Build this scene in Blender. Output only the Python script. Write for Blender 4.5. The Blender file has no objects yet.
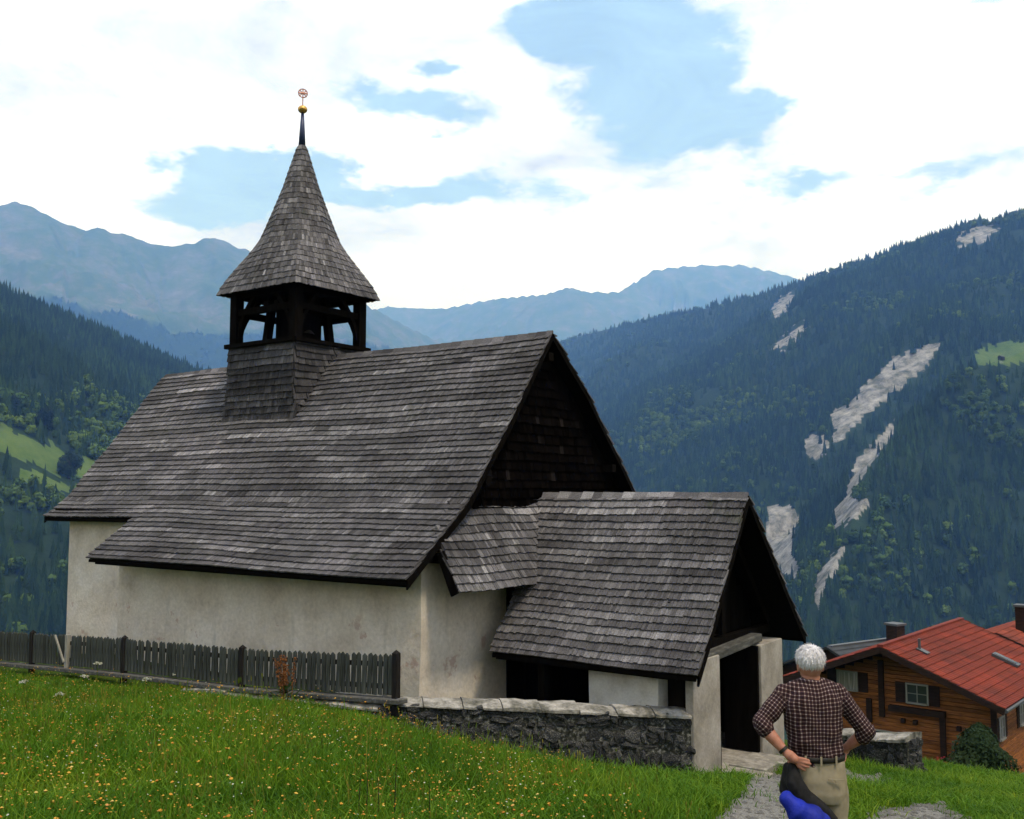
import bpy, bmesh, math, random
import numpy as np
from mathutils import Vector, Matrix

random.seed(7); rng = np.random.default_rng(7)
SC = bpy.context.scene
COL = SC.collection
R = math.radians

# ------------------------------------------------------------------ camera
F_PX, CX, CY, HOR = 985.0, 512.0, 409.5, 491.0
PITCH = math.atan((HOR - CY) / F_PX)
cam_d = bpy.data.cameras.new('camera'); cam = bpy.data.objects.new('camera', cam_d); COL.objects.link(cam)
cam_d.sensor_width = 36.0; cam_d.lens = F_PX / 1024 * 36.0
cam_d.clip_start = 0.1; cam_d.clip_end = 60000
cam.location = (0, 0, 0); cam.rotation_euler = (math.pi / 2 + PITCH, 0, 0)
SC.camera = cam
SC.render.resolution_x = 1024; SC.render.resolution_y = 819

# ------------------------------------------------------------------ light
SUN_DIR = Vector((0.30, -0.36, 0.92)).normalized()
SUN_EL = math.asin(SUN_DIR.z); SUN_AZ = math.atan2(SUN_DIR.x, SUN_DIR.y)
sun_d = bpy.data.lights.new('sun', 'SUN'); sun_d.energy = 3.0; sun_d.angle = R(9); sun_d.color = (1, .95, .88)
sun = bpy.data.objects.new('sun', sun_d); COL.objects.link(sun)
sun.rotation_euler = (-SUN_DIR).to_track_quat('-Z', 'Y').to_euler()
SC.view_settings.view_transform = 'Standard'; SC.view_settings.look = 'None'
SC.view_settings.exposure = 0.0; SC.view_settings.gamma = 1.0
SC.render.engine = 'CYCLES'
SC.cycles.use_denoising = True
SC.cycles.max_bounces = 6; SC.cycles.volume_bounces = 4

# ------------------------------------------------------------------ world: sky with broken bright cloud
class NT:
    def __init__(s, tree): s.t = tree; s.n = tree.nodes; s.l = tree.links
    def new(s, ty, **k):
        n = s.n.new(ty)
        for a, v in k.items(): setattr(n, a, v)
        return n
    def put(s, sock, v):
        if hasattr(v, 'is_output'): s.l.new(v, sock)
        elif v is not None: sock.default_value = v
    def math(s, op, a, b=None, c=None, clamp=False):
        n = s.new('ShaderNodeMath', operation=op, use_clamp=clamp)
        s.put(n.inputs[0], a)
        if b is not None: s.put(n.inputs[1], b)
        if c is not None: s.put(n.inputs[2], c)
        return n.outputs[0]
    def mix(s, f, a, b, mode='MIX'):
        n = s.new('ShaderNodeMix', data_type='RGBA', blend_type=mode)
        s.put(n.inputs[0], f); s.put(n.inputs[6], a if hasattr(a, 'is_output') else (*a, 1)); s.put(n.inputs[7], b if hasattr(b, 'is_output') else (*b, 1))
        return n.outputs[2]
    def noise(s, vec, scale, detail=4, rough=.55, out=0, dist=0.0):
        n = s.new('ShaderNodeTexNoise'); s.put(n.inputs['Vector'], vec)
        n.inputs['Scale'].default_value = scale; n.inputs['Detail'].default_value = detail; n.inputs['Roughness'].default_value = rough
        n.inputs['Distortion'].default_value = dist
        return n.outputs[out]
    def ramp(s, f, stops):
        n = s.new('ShaderNodeValToRGB'); cr = n.color_ramp
        while len(cr.elements) < len(stops): cr.elements.new(.5)
        for e, (p, c) in zip(cr.elements, stops): e.position = p; e.color = (*c, 1) if len(c) == 3 else c
        s.put(n.inputs[0], f); return n.outputs[0]
    def smooth(s, v, a, b):
        n = s.new('ShaderNodeMapRange', interpolation_type='SMOOTHSTEP'); s.put(n.inputs[0], v)
        n.inputs[1].default_value = a; n.inputs[2].default_value = b
        return n.outputs[0]
    def attr(s, name, kind='GEOMETRY', out='Fac'):
        n = s.new('ShaderNodeAttribute', attribute_name=name, attribute_type=kind); return n.outputs[out]
    def coord(s, out='Object'): return s.new('ShaderNodeTexCoord').outputs[out]
    def mapping(s, vec, scale=(1, 1, 1), loc=(0, 0, 0)):
        n = s.new('ShaderNodeMapping'); s.put(n.inputs[0], vec); n.inputs['Scale'].default_value = scale; n.inputs['Location'].default_value = loc
        return n.outputs[0]

world = bpy.data.worlds.new('World'); SC.world = world; world.use_nodes = True
w = NT(world.node_tree); w.n.clear()
sky = w.new('ShaderNodeTexSky', sky_type='NISHITA', sun_disc=False, sun_elevation=SUN_EL, sun_rotation=SUN_AZ, altitude=1300, air_density=1.0, dust_density=0.6, ozone_density=1.0)
bg = w.new('ShaderNodeBackground'); wo = w.new('ShaderNodeOutputWorld')
gen = w.coord('Generated')
sep = w.new('ShaderNodeSeparateXYZ'); w.put(sep.inputs[0], gen)
dx, dy, dz = sep.outputs
az = w.math('ARCTAN2', dx, dy); el = w.math('ARCSINE', dz)
# cloud layer seen in perspective: direction projected to a flat layer overhead
den = w.math('ADD', w.math('MAXIMUM', dz, 0.0), 0.22)
cmb = w.new('ShaderNodeCombineXYZ'); w.put(cmb.inputs[0], w.math('DIVIDE', dx, den)); w.put(cmb.inputs[1], w.math('DIVIDE', dy, den)); w.put(cmb.inputs[2], dz)
n1 = w.noise(cmb.outputs[0], 1.15, 8, .55)
n2 = w.noise(cmb.outputs[0], 4.2, 10, .62, dist=.4)
warp = w.noise(cmb.outputs[0], 3.2, 5, .62, out=1)
wsep = w.new('ShaderNodeSeparateColor'); w.put(wsep.inputs[0], warp)
wx = w.math('MULTIPLY', w.math('SUBTRACT', wsep.outputs[0], .5), .20)
wy = w.math('MULTIPLY', w.math('SUBTRACT', wsep.outputs[1], .5), .13)
azw = w.math('ADD', az, wx); elw = w.math('ADD', el, wy)
cov = w.math('ADD', w.math('MULTIPLY', w.math('SUBTRACT', n1, .5), .55), .30)
cov = w.math('ADD', cov, w.math('MULTIPLY', w.math('SUBTRACT', n2, .5), .85))
# openings of blue in the cloud deck (azimuth, elevation, half sizes, strength)
for (ca, ce, sa, se, st) in [(.150, .405, .080, .075, .85), (.225, .37, .03, .03, .4), (.07, .455, .07, .035, .75), (-.28, .29, .11, .022, .62), (-.10, .302, .12, .020, .50), (-.10, .372, .075, .020, .55), (-.07, .415, .03, .012, .4), (.46, .435, .05, .025, .6), (.27, .30, .06, .014, .30), (.40, .285, .12, .018, .34),
                             (1.4, .5, .25, .12, .6), (2.3, .4, .3, .1, .6), (-1.5, .45, .3, .12, .6), (-2.4, .6, .3, .14, .6), (.2, .95, .4, .12, .6), (3.0, .8, .4, .12, .6)]:
    a = w.math('DIVIDE', w.math('SUBTRACT', azw, ca), sa); b = w.math('DIVIDE', w.math('SUBTRACT', elw, ce), se)
    g = w.math('EXPONENT', w.math('MULTIPLY', w.math('ADD', w.math('MULTIPLY', a, a), w.math('MULTIPLY', b, b)), -1.0))
    cov = w.math('SUBTRACT', cov, w.math('MULTIPLY', g, st))
fac = w.smooth(cov, -.12, .15)
skyc = w.mix(1.0, sky.outputs[0], (.14, .14, .14), 'MULTIPLY')
skyc = w.mix(w.math('ADD', w.math('MULTIPLY', w.noise(cmb.outputs[0], 5.5, 9, .65, dist=.8), .75), .22, clamp=True), skyc, (.62, .98, 1.42))                      # thin veil of high cloud in the openings
shade = w.noise(cmb.outputs[0], 2.3, 9, .62, dist=.5)
cl = w.ramp(shade, [(.28, (.62, .70, .86)), (.40, (.90, 1.01, 1.22)), (.50, (1.16, 1.29, 1.54)), (.64, (1.40, 1.56, 1.84))])
w.put(bg.inputs[0], w.mix(fac, skyc, cl)); bg.inputs[1].default_value = 1.0
w.l.new(bg.outputs[0], wo.inputs[0])

# ------------------------------------------------------------------ helpers
FW = np.array([0, math.cos(PITCH), math.sin(PITCH)]); UP = np.array([0, -math.sin(PITCH), math.cos(PITCH)])
def ray(x, y):                                                # direction with unit horizontal-forward length
    d = FW * F_PX + np.array([x - CX, 0, 0]) - UP * (y - CY); return d / d[1]
def at(x, y, d): return ray(x, y) * d                         # survey point: bearing of a picture point at distance d
def proj(P):
    P = np.asarray(P, float); z = P @ FW
    zz = np.where(np.abs(z) < 1e-6, 1e-6, z)
    return CX + F_PX * P[..., 0] / zz, CY - F_PX * (P @ UP) / zz, z

def hash2(ix, iy, seed):
    h = (ix.astype(np.int64) * 374761393 + iy.astype(np.int64) * 668265263 + seed * 1442695041) & 0xffffffff
    h = ((h ^ (h >> 13)) * 1274126177) & 0xffffffff
    return ((h ^ (h >> 16)) & 0xffff) / 65535.0
def vnoise(x, y, seed=0):
    x = np.asarray(x, float); y = np.asarray(y, float)
    ix = np.floor(x); iy = np.floor(y); fx = x - ix; fy = y - iy
    fx = fx * fx * (3 - 2 * fx); fy = fy * fy * (3 - 2 * fy)
    a = hash2(ix, iy, seed); b = hash2(ix + 1, iy, seed); c = hash2(ix, iy + 1, seed); d = hash2(ix + 1, iy + 1, seed)
    return (a + (b - a) * fx) * (1 - fy) + (c + (d - c) * fx) * fy
def fbm(x, y, oct=5, seed=0, gain=.5):
    s = 0; a = 1; t = 0
    for i in range(oct):
        s = s + a * (vnoise(x * 2 ** i, y * 2 ** i, seed + i * 17) - .5); t += a; a *= gain
    return s / t * 2

def link(o, parent=None):
    COL.objects.link(o)
    if parent is not None: o.parent = parent
    return o
def tag(o, label=None, cat=None, group=None, kind=None):
    if label: o['label'] = label
    if cat: o['category'] = cat
    if group: o['group'] = group
    if kind: o['kind'] = kind
    return o
def empty(name, loc=(0, 0, 0), rz=0.0):
    o = bpy.data.objects.new(name, None); o.location = loc; o.rotation_euler = (0, 0, rz); o.empty_display_size = .2
    return link(o)
def mesh_obj(name, V, F, mat, parent=None, smooth=False, attrs=None, kind=None):
    me = bpy.data.meshes.new(name); me.from_pydata([tuple(map(float, v)) for v in V] if not isinstance(V, np.ndarray) else V.tolist(), [], F)
    if mat is not None: me.materials.append(mat)
    if smooth: me.polygons.foreach_set('use_smooth', [True] * len(me.polygons))
    if attrs:
        for an, (dom, vals) in attrs.items():
            vals = np.asarray(vals, float)
            if vals.ndim == 1:
                A = me.attributes.new(an, 'FLOAT', dom); A.data.foreach_set('value', vals)
            else:
                A = me.attributes.new(an, 'FLOAT_VECTOR', dom); A.data.foreach_set('vector', vals.ravel())
    me.update()
    o = bpy.data.objects.new(name, me); link(o, parent)
    if kind: o['kind'] = kind
    return o
def share(src, name, parent, M):
    o = bpy.data.objects.new(name, src.data if hasattr(src, 'data') else src); link(o, parent); o.matrix_local = M; return o

class MB:
    """collects geometry, then links it as one mesh object"""
    def __init__(s): s.V = []; s.F = []; s.T = []
    def add(s, vs, fs, tone=.5):
        b = len(s.V); s.V += [tuple(map(float, v)) for v in vs]
        for f in fs: s.F.append(tuple(b + i for i in f)); s.T.append(tone)
    def hexa(s, p, tone=.5):                                  # 8 points: bottom 4, top 4
        s.add(p, [(3, 2, 1, 0), (4, 5, 6, 7), (0, 1, 5, 4), (1, 2, 6, 5), (2, 3, 7, 6), (3, 0, 4, 7)], tone)
    def box(s, c, d, tone=.5, M=None):
        x, y, z = [k / 2 for k in d]
        p = [Vector((a, b, e)) for e in (-z, z) for a, b in ((-x, -y), (x, -y), (x, y), (-x, y))]
        if M is not None: p = [M @ q for q in p]
        s.hexa([q + Vector(c) for q in p], tone)
    def box2(s, a, b, tone=.5):
        s.box([(a[i] + b[i]) / 2 for i in range(3)], [abs(b[i] - a[i]) for i in range(3)], tone)
    def bar(s, a, b, w, h=None, tone=.5, up=(0, 0, 1)):       # beam from a to b
        a = Vector(a); b = Vector(b); h = h or w; d = (b - a).normalized(); u = Vector(up)
        if abs(d.dot(u)) > .95: u = Vector((1, 0, 0))
        r = d.cross(u).normalized() * w / 2; t = r.cross(d).normalized() * h / 2
        s.hexa([a - r - t, a + r - t, a + r + t, a - r + t, b - r - t, b + r - t, b + r + t, b - r + t], tone)
    def tube(s, pts, rad, n=8, cap=True, tone=.5):
        pts = [Vector(p) for p in pts]; rad = rad if isinstance(rad, (list, tuple)) else [rad] * len(pts)
        b = len(s.V); ref = Vector((.3, .9, .2))
        for i, p in enumerate(pts):
            d = (pts[min(i + 1, len(pts) - 1)] - pts[max(i - 1, 0)]).normalized()
            r = d.cross(ref).normalized(); t = d.cross(r)
            for k in range(n):
                a = 2 * math.pi * k / n; s.V.append(tuple(p + (r * math.cos(a) + t * math.sin(a)) * rad[i]))
        for i in range(len(pts) - 1):
            for k in range(n):
                s.F.append((b + i * n + k, b + i * n + (k + 1) % n, b + (i + 1) * n + (k + 1) % n, b + (i + 1) * n + k)); s.T.append(tone)
        if cap:
            s.F.append(tuple(b + k for k in range(n))[::-1]); s.T.append(tone)
            s.F.append(tuple(b + (len(pts) - 1) * n + k for k in range(n))); s.T.append(tone)
    def grid(s, P, tone=.5, flip=False):                      # P[i][j] points
        b = len(s.V); n = len(P); m = len(P[0])
        for row in P: s.V += [tuple(map(float, p)) for p in row]
        for i in range(n - 1):
            for j in range(m - 1):
                f = (b + i * m + j, b + i * m + j + 1, b + (i + 1) * m + j + 1, b + (i + 1) * m + j)
                s.F.append(f[::-1] if flip else f); s.T.append(tone)
    def build(s, name, mat, parent=None, smooth=False, kind=None, bevel=0):
        o = mesh_obj(name, s.V, s.F, mat, parent, smooth, {'tone': ('FACE', s.T)}, kind)
        if bevel:
            m = o.modifiers.new('bevel', 'BEVEL'); m.width = bevel; m.segments = 2; m.limit_method = 'ANGLE'
        return o

# ------------------------------------------------------------------ materials
MATS = {}
def material(name, fn, rough=.9, spec=.25, metal=0.0):
    m = bpy.data.materials.new(name); m.use_nodes = True
    t = NT(m.node_tree); p = t.n['Principled BSDF']
    p.inputs['Roughness'].default_value = rough; p.inputs['Specular IOR Level'].default_value = spec; p.inputs['Metallic'].default_value = metal
    r = fn(t, p)
    if r is not None: t.put(p.inputs['Base Color'], r if hasattr(r, 'is_output') else (*r, 1))
    MATS[name] = m; return m
def bump(t, p, h, strength=.4, dist=.02):
    b = t.new('ShaderNodeBump'); b.inputs['Strength'].default_value = strength; b.inputs['Distance'].default_value = dist
    t.put(b.inputs['Height'], h); t.put(p.inputs['Normal'], b.outputs[0])

def f_shingle(t, p):
    co = t.coord(); tone = t.attr('tone')
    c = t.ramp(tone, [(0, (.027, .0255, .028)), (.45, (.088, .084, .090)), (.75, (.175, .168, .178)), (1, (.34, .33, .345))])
    big = t.noise(co, .55, 5, .6)
    c = t.mix(1, c, t.ramp(big, [(.28, (.55, .52, .52)), (.5, (1, 1, 1)), (.72, (1.42, 1.38, 1.40))]), 'MULTIPLY')
    fine = t.noise(t.mapping(co, (60, 60, 9)), 1, 3, .6)
    c = t.mix(1, c, t.ramp(fine, [(.25, (.42, .41, .41)), (.7, (1.4, 1.4, 1.4))]), 'MULTIPLY')
    moss = t.math('MULTIPLY', t.smooth(t.noise(co, 1.7, 6, .7), .60, .74), .5)
    c = t.mix(moss, c, (.040, .048, .022))
    bump(t, p, fine, .5, .01); return c
material('shingle', f_shingle, .85, .2)
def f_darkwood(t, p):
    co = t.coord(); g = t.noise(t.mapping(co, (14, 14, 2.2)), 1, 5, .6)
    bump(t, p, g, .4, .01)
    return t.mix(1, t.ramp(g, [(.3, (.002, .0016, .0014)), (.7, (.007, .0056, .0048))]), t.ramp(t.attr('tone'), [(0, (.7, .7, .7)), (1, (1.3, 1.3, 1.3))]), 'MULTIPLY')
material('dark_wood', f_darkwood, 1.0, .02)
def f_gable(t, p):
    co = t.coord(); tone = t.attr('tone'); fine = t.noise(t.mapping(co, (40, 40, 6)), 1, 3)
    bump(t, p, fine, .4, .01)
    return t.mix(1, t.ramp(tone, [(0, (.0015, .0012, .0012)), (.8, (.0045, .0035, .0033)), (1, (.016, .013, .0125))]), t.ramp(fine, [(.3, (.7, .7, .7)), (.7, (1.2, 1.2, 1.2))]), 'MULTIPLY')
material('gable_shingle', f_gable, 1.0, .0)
def f_plaster(t, p):
    co = t.coord()
    n = t.noise(co, 1.1, 7, .62); m = t.noise(co, 14, 5, .6)
    c = t.ramp(n, [(.28, (.40, .335, .275)), (.45, (.56, .485, .41)), (.65, (.66, .59, .52))])
    # pink undercoat showing where the wash has flaked
    pk = t.smooth(t.noise(co, 1.9, 6, .68), .605, .66)
    sp = t.new('ShaderNodeSeparateXYZ'); t.put(sp.inputs[0], co)
    low = t.smooth(sp.outputs[2], -1.9, -2.4)
    c = t.mix(t.math('MULTIPLY', t.math('MULTIPLY', pk, low), .55), c, (.36, .215, .18))
    # grey water marks
    st = t.smooth(t.noise(t.mapping(co, (3.2, 3.2, .5)), 1, 5, .6), .56, .75)
    c = t.mix(t.math('MULTIPLY', st, .35), c, (.25, .24, .21))
    c = t.mix(1, c, t.ramp(m, [(.25, (.82, .82, .82)), (.7, (1.08, 1.08, 1.08))]), 'MULTIPLY')
    bump(t, p, t.math('ADD', t.math('MULTIPLY', m, .5), t.noise(co, 4, 4)), .45, .03); return c
material('plaster', f_plaster, .95, .1)
def f_whitewash(t, p):
    co = t.coord(); n = t.noise(co, 2.3, 7, .65); m = t.noise(co, 30, 4, .6)
    bump(t, p, t.math('ADD', n, t.math('MULTIPLY', m, .3)), .4, .03)
    c = t.ramp(n, [(.25, (.36, .33, .29)), (.5, (.58, .55, .51)), (.7, (.66, .64, .60))])
    return t.mix(1, c, t.ramp(m, [(.25, (.85, .85, .85)), (.7, (1.06, 1.06, 1.06))]), 'MULTIPLY')
material('whitewash', f_whitewash, .95, .1)
def f_oldplaster(t, p):
    co = t.coord(); n = t.noise(co, 1.6, 7, .66); m = t.noise(co, 22, 5, .65)
    bump(t, p, t.math('ADD', n, t.math('MULTIPLY', m, .4)), .5, .03)
    c = t.ramp(n, [(.25, (.15, .135, .115)), (.5, (.28, .25, .22)), (.72, (.40, .37, .34))])
    return t.mix(1, c, t.ramp(m, [(.25, (.8, .8, .8)), (.7, (1.1, 1.1, 1.1))]), 'MULTIPLY')
material('old_plaster', f_oldplaster, .95, .1)
def f_stone(t, p):
    co = t.coord(); n = t.noise(co, 9, 6, .7); tone = t.attr('ptone', 'OBJECT')
    c = t.ramp(n, [(.3, (.008, .009, .010)), (.50, (.035, .036, .038)), (.60, (.10, .10, .098)), (.70, (.38, .37, .35))])
    c = t.mix(1, c, t.ramp(tone, [(0, (.5, .5, .52)), (.7, (1.1, 1.08, 1.05)), (1, (1.6, 1.55, 1.5))]), 'MULTIPLY')
    bump(t, p, n, .6, .02); return c
material('stone', f_stone, .95, .15)
def f_mortar(t, p):
    n = t.noise(t.coord(), 18, 6, .7); bump(t, p, n, .7, .03)
    return t.ramp(n, [(.34, (.008, .009, .007)), (.50, (.035, .036, .031)), (.60, (.13, .128, .118)), (.70, (.32, .31, .29))])
material('mortar', f_mortar, .98, .05)
def f_cap(t, p):
    co = t.coord(); n = t.noise(co, 3.2, 7, .7); m = t.noise(co, 26, 4, .6)
    bump(t, p, t.math('ADD', n, t.math('MULTIPLY', m, .3)), .5, .03)
    c = t.ramp(n, [(.32, (.035, .037, .03)), (.45, (.15, .142, .125)), (.60, (.34, .32, .295))])
    return t.mix(1, c, t.ramp(m, [(.25, (.75, .75, .75)), (.7, (1.12, 1.12, 1.12))]), 'MULTIPLY')
material('capstone', f_cap, .95, .1)
def f_picket(t, p):
    co = t.coord(); n = t.noise(t.mapping(co, (40, 40, 4)), 1, 4, .6); tone = t.attr('ptone', 'OBJECT')
    bump(t, p, n, .4, .005)
    c = t.ramp(n, [(.3, (.018, .021, .018)), (.7, (.062, .066, .060))])
    return t.mix(1, c, t.ramp(tone, [(0, (.7, .7, .7)), (.75, (1.45, 1.45, 1.45)), (1, (2.6, 2.6, 2.6))]), 'MULTIPLY')
material('picket_wood', f_picket, .9, .1)
material('post_wood', lambda t, p: t.ramp(t.noise(t.mapping(t.coord(), (30, 30, 4)), 1, 4), [(.3, (.007, .006, .006)), (.7, (.022, .019, .018))]), .9, .1)
material('pale_wood', lambda t, p: t.ramp(t.noise(t.mapping(t.coord(), (30, 30, 4)), 1, 4), [(.3, (.17, .16, .14)), (.7, (.34, .32, .28))]), .9, .1)
material('weathered', lambda t, p: t.ramp(t.noise(t.mapping(t.coord(), (6, 1.5, 6)), 2, 5, .7), [(.3, (.03, .029, .027)), (.55, (.085, .083, .078)), (.75, (.20, .195, .185))]), .9, .1)
material('gold', lambda t, p: (.62, .36, .10), .35, .5, .7)
material('blue_metal', lambda t, p: (.018, .028, .085), .45, .4)
material('cross_metal', lambda t, p: (.45, .20, .16), .5, .4, .2)
material('bronze', lambda t, p: (.035, .028, .016), .5, .4, .6)
material('gravel', lambda t, p: (bump(t, p, t.noise(t.coord(), 55, 4, .7), .9, .02), t.ramp(t.noise(t.coord(), 42, 6, .75), [(.28, (.06, .057, .05)), (.5, (.17, .163, .153)), (.7, (.36, .345, .33))]))[1], .95, .1)
material('flagstone', lambda t, p: (bump(t, p, t.noise(t.coord(), 12, 4, .7), .5, .02), t.ramp(t.noise(t.coord(), 7, 6, .7), [(.28, (.12, .11, .095)), (.5, (.24, .22, .195)), (.7, (.36, .34, .31))]))[1], .95, .1)

# ================================================================== SETTING
# chapel frame: origin under the gable apex, +x out of the porch, +y across the nave, z measured from eye level
CH_A = R(-54.5)
AX = np.array([-math.sin(CH_A), -math.cos(CH_A), 0]); AY = np.array([math.cos(CH_A), -math.sin(CH_A), 0])
CH_O = np.array([0.7754, 18.8157, 0.0]); CH_RZ = math.atan2(AX[1], AX[0])
def W(x, y, z=0.0): return CH_O + AX * x + AY * y + np.array([0, 0, z])

# ---- near ground: surveyed spot heights, thin-plate surface through them
GP = [(0, 0, -1.6), (1.79, 6.0, -2.69), (-3.6, 7, -2.35), (3.2, 3, -2.2), (-3, 2, -1.75), (6, 8, -3.25), (-8, 9, -2.6), (0, -12, -.3), (14, -8, -1.6), (-16, -8, -.9), (-20, 10, -3.0)]
for x, z in ((.47, -3.25), (-.75, -3.28), (-2.96, -3.38), (-6.27, -3.53), (-9.45, -3.70), (-13, -3.9), (-18, -4.2)): GP.append((*W(x, -5.0)[:2], z - .05))
for x, y, z in ((.55, -5.0, -3.32), (1.0, -4.75, -3.62), (2.2, -3.6, -4.04), (3.2, -2.6, -4.18)): GP.append((*W(x, y)[:2], z))
for x, y, z in ((4.2, -1.2, -4.36), (4.2, .8, -4.55), (4.3, 2.5, -4.85), (1.5, -1, -4.9), (3.2, .2, -5.0), (2.5, 1, -5.0), (-3, -3.9, -3.3), (-8, -3.9, -3.5), (-12, -3.5, -3.75), (-5, 0, -3.9), (-5, 5, -5.2), (-12, 4, -5.4), (1, 4, -5.0)): GP.append((*W(x, y)[:2], z))
for (px, py, d) in ((740, 800, 11.6), (905, 808, 12.0), (860, 772, 17.0), (925, 780, 17.2), (1000, 781, 17.0), (1100, 800, 15)): GP.append(tuple(at(px, py, d)))
GP += [(15, 24, -7.6), (21, 31, -9.6), (17, 40, -11.4), (26, 40, -11.5), (20, 50, -12.6), (34, 44, -12.0), (5, 34, -10.5), (-12, 36, -10.5), (-26, 34, -9.0), (34, 20, -6.8), (-34, 12, -4.5)]
GP = np.array(GP, float)
def _tps(r): return np.where(r > 0, r * r * np.log(np.maximum(r, 1e-9)), 0)
_n = len(GP); _K = _tps(np.hypot(GP[:, None, 0] - GP[None, :, 0], GP[:, None, 1] - GP[None, :, 1])) + np.eye(_n) * .6
_P = np.c_[np.ones(_n), GP[:, :2]]
_A = np.block([[_K, _P], [_P.T, np.zeros((3, 3))]]); _w = np.linalg.solve(_A, np.r_[GP[:, 2], 0, 0, 0])
def near_h(x, y):
    x = np.asarray(x, float); y = np.asarray(y, float); s = _w[_n] + _w[_n + 1] * x + _w[_n + 2] * y
    for i in range(_n): s = s + _w[i] * _tps(np.hypot(x - GP[i, 0], y - GP[i, 1]))
    return s + .05 * fbm(x * .5, y * .5, 4, 3)

RIDGES = {
 'right': dict(pts=[(1500, 90, 1900), (1300, 140, 2250), (1100, 186, 2650), (1024, 214, 2800), (985, 222, 2900), (960, 229, 3000), (930, 240, 3100), (900, 249, 3200), (850, 266, 3400), (800, 283, 3700), (740, 299, 4100), (700, 309, 4400), (660, 317, 4800), (620, 326, 5200), (585, 334, 5600), (555, 346, 6000), (500, 375, 6600)], s=.58),
 'spur': dict(pts=[(1250, 300, 1620), (1100, 330, 1540), (1024, 350, 1500), (965, 372, 1450), (905, 430, 1350), (865, 495, 1250), (825, 585, 1100)], s=.85),
 'left': dict(pts=[(-300, 190, 1250), (-120, 245, 1550), (0, 291, 1800), (60, 316, 1950), (110, 336, 2100), (160, 358, 2300), (210, 377, 2500), (260, 398, 2800), (330, 424, 3100), (420, 455, 3500)], s=.55),
 'peak': dict(pts=[(-500, 190, 7502), (-200, 196, 7658), (-60, 214, 7736), (0, 205, 7815), (17, 200, 7815), (45, 212, 7815), (85, 229, 7971), (97, 226, 7971), (130, 235, 8128), (165, 245, 8284), (187, 242, 8284), (213, 235, 8440), (240, 247, 8596), (300, 276, 8908), (365, 304, 9378), (400, 322, 9690), (450, 347, 10159), (500, 372, 10785)], s=.62),
 'far': dict(pts=[(250, 345, 14745), (340, 318, 14090), (390, 305, 13434), (415, 306, 13434), (440, 308, 13434), (480, 301, 13107), (500, 298, 12943), (545, 294, 12451), (569, 287, 12124), (590, 291, 12288), (620, 291, 12451), (635, 281, 12943), (655, 269, 13107), (690, 265, 13271), (740, 264, 13434), (780, 273, 13598), (860, 300, 13598), (1000, 330, 13926)], s=.6),
}
for k, r in RIDGES.items(): r['P'] = np.array([at(*q) for q in r['pts']])
def ridge_h(r, x, y):
    P = r['P']; best = np.full(x.shape, 1e9); zz = np.zeros(x.shape); al = np.zeros(x.shape); acc = 0.0
    for a, b in zip(P[:-1], P[1:]):
        ux, uy = b[0] - a[0], b[1] - a[1]; L = ux * ux + uy * uy
        t = np.clip(((x - a[0]) * ux + (y - a[1]) * uy) / L, 0, 1)
        d = np.hypot(x - a[0] - t * ux, y - a[1] - t * uy)
        m = d < best; best = np.where(m, d, best); zz = np.where(m, a[2] + t * (b[2] - a[2]), zz); al = np.where(m, acc + t * math.sqrt(L), al); acc += math.sqrt(L)
    return zz, best, al
def poly_in(px, py, poly):
    c = np.zeros(px.shape, bool); j = len(poly) - 1
    for i in range(len(poly)):
        xi, yi = poly[i]; xj, yj = poly[j]
        c ^= ((yi > py) != (yj > py)) & (px < (xj - xi) * (py - yi) / ((yj - yi) or 1e-9) + xi); j = i
    return c
def far_h(x, y):
    """height, cover: 0 forest 1 pasture 2 alpine rock and turf"""
    r = np.hypot(x, y)
    own = np.where(y > 0, -8 - .40 * np.maximum(y - 20, 0) - .12 * np.abs(x), -2 - .10 * np.abs(x) - .22 * y * (y < 0))
    H = own; which = np.zeros(x.shape, int)
    for i, k in enumerate(('right', 'spur', 'left', 'peak', 'far')):
        rd = RIDGES[k]; zz, d, al = ridge_h(rd, x, y)
        sc = {'right': 420, 'spur': 260, 'left': 420, 'peak': 1200, 'far': 1900}[k]
        n = fbm(x / sc, y / sc, 6, 11 + i * 5, .5)
        n = n if k in ('right', 'spur', 'left') else n * .5 - np.abs(fbm(x / sc * 1.3, y / sc * 1.3, 5, 40 + i, .55)) * 1.1 + .25
        amp = {'right': 120, 'spur': 60, 'left': 95, 'peak': 420, 'far': 640}[k]
        h = zz - rd['s'] * d + amp * n * np.clip(d / (sc * .9), .035, 1)
        if k in ('peak', 'far'):                               # gullies running down the fall line
            q = sc * .16; wv = al + 140 * fbm(x / 500, y / 500, 3, 61)
            h = h - (.42 * q) * (1 - np.abs(fbm(wv / q, d / (q * 6), 4, 71, .55)) * 2.2) * np.clip(d / (sc * .35), 0, 1) + 14 * fbm(x / 70, y / 70, 3, 75)
        m = h > H; H = np.where(m, h, H); which = np.where(m, i + 1, which)
    return H, which
SCREE = [
 [(943, 342), (920, 348), (905, 352), (888, 366), (868, 385), (845, 407), (831, 415), (834, 438), (850, 434), (866, 419), (884, 401), (905, 381), (930, 362)],
 [(803, 440), (815, 434), (832, 440), (828, 453), (812, 456)],
 [(897, 420), (885, 430), (862, 458), (847, 482), (843, 503), (831, 512), (833, 528), (846, 524), (868, 512), (872, 500), (854, 498), (857, 485), (874, 460), (892, 438)],
 [(767, 510), (785, 502), (803, 515), (790, 538), (796, 560), (803, 572), (790, 578), (774, 562), (766, 535)],
 [(767, 348), (785, 334), (808, 321), (801, 333), (780, 349)],
 [(952, 238), (975, 228), (1003, 219), (988, 240), (962, 247)],
 [(832, 556), (846, 544), (842, 562), (826, 582), (816, 612), (811, 600), (820, 572)],
 [(768, 310), (788, 292), (797, 296), (776, 318)],
]
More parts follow.
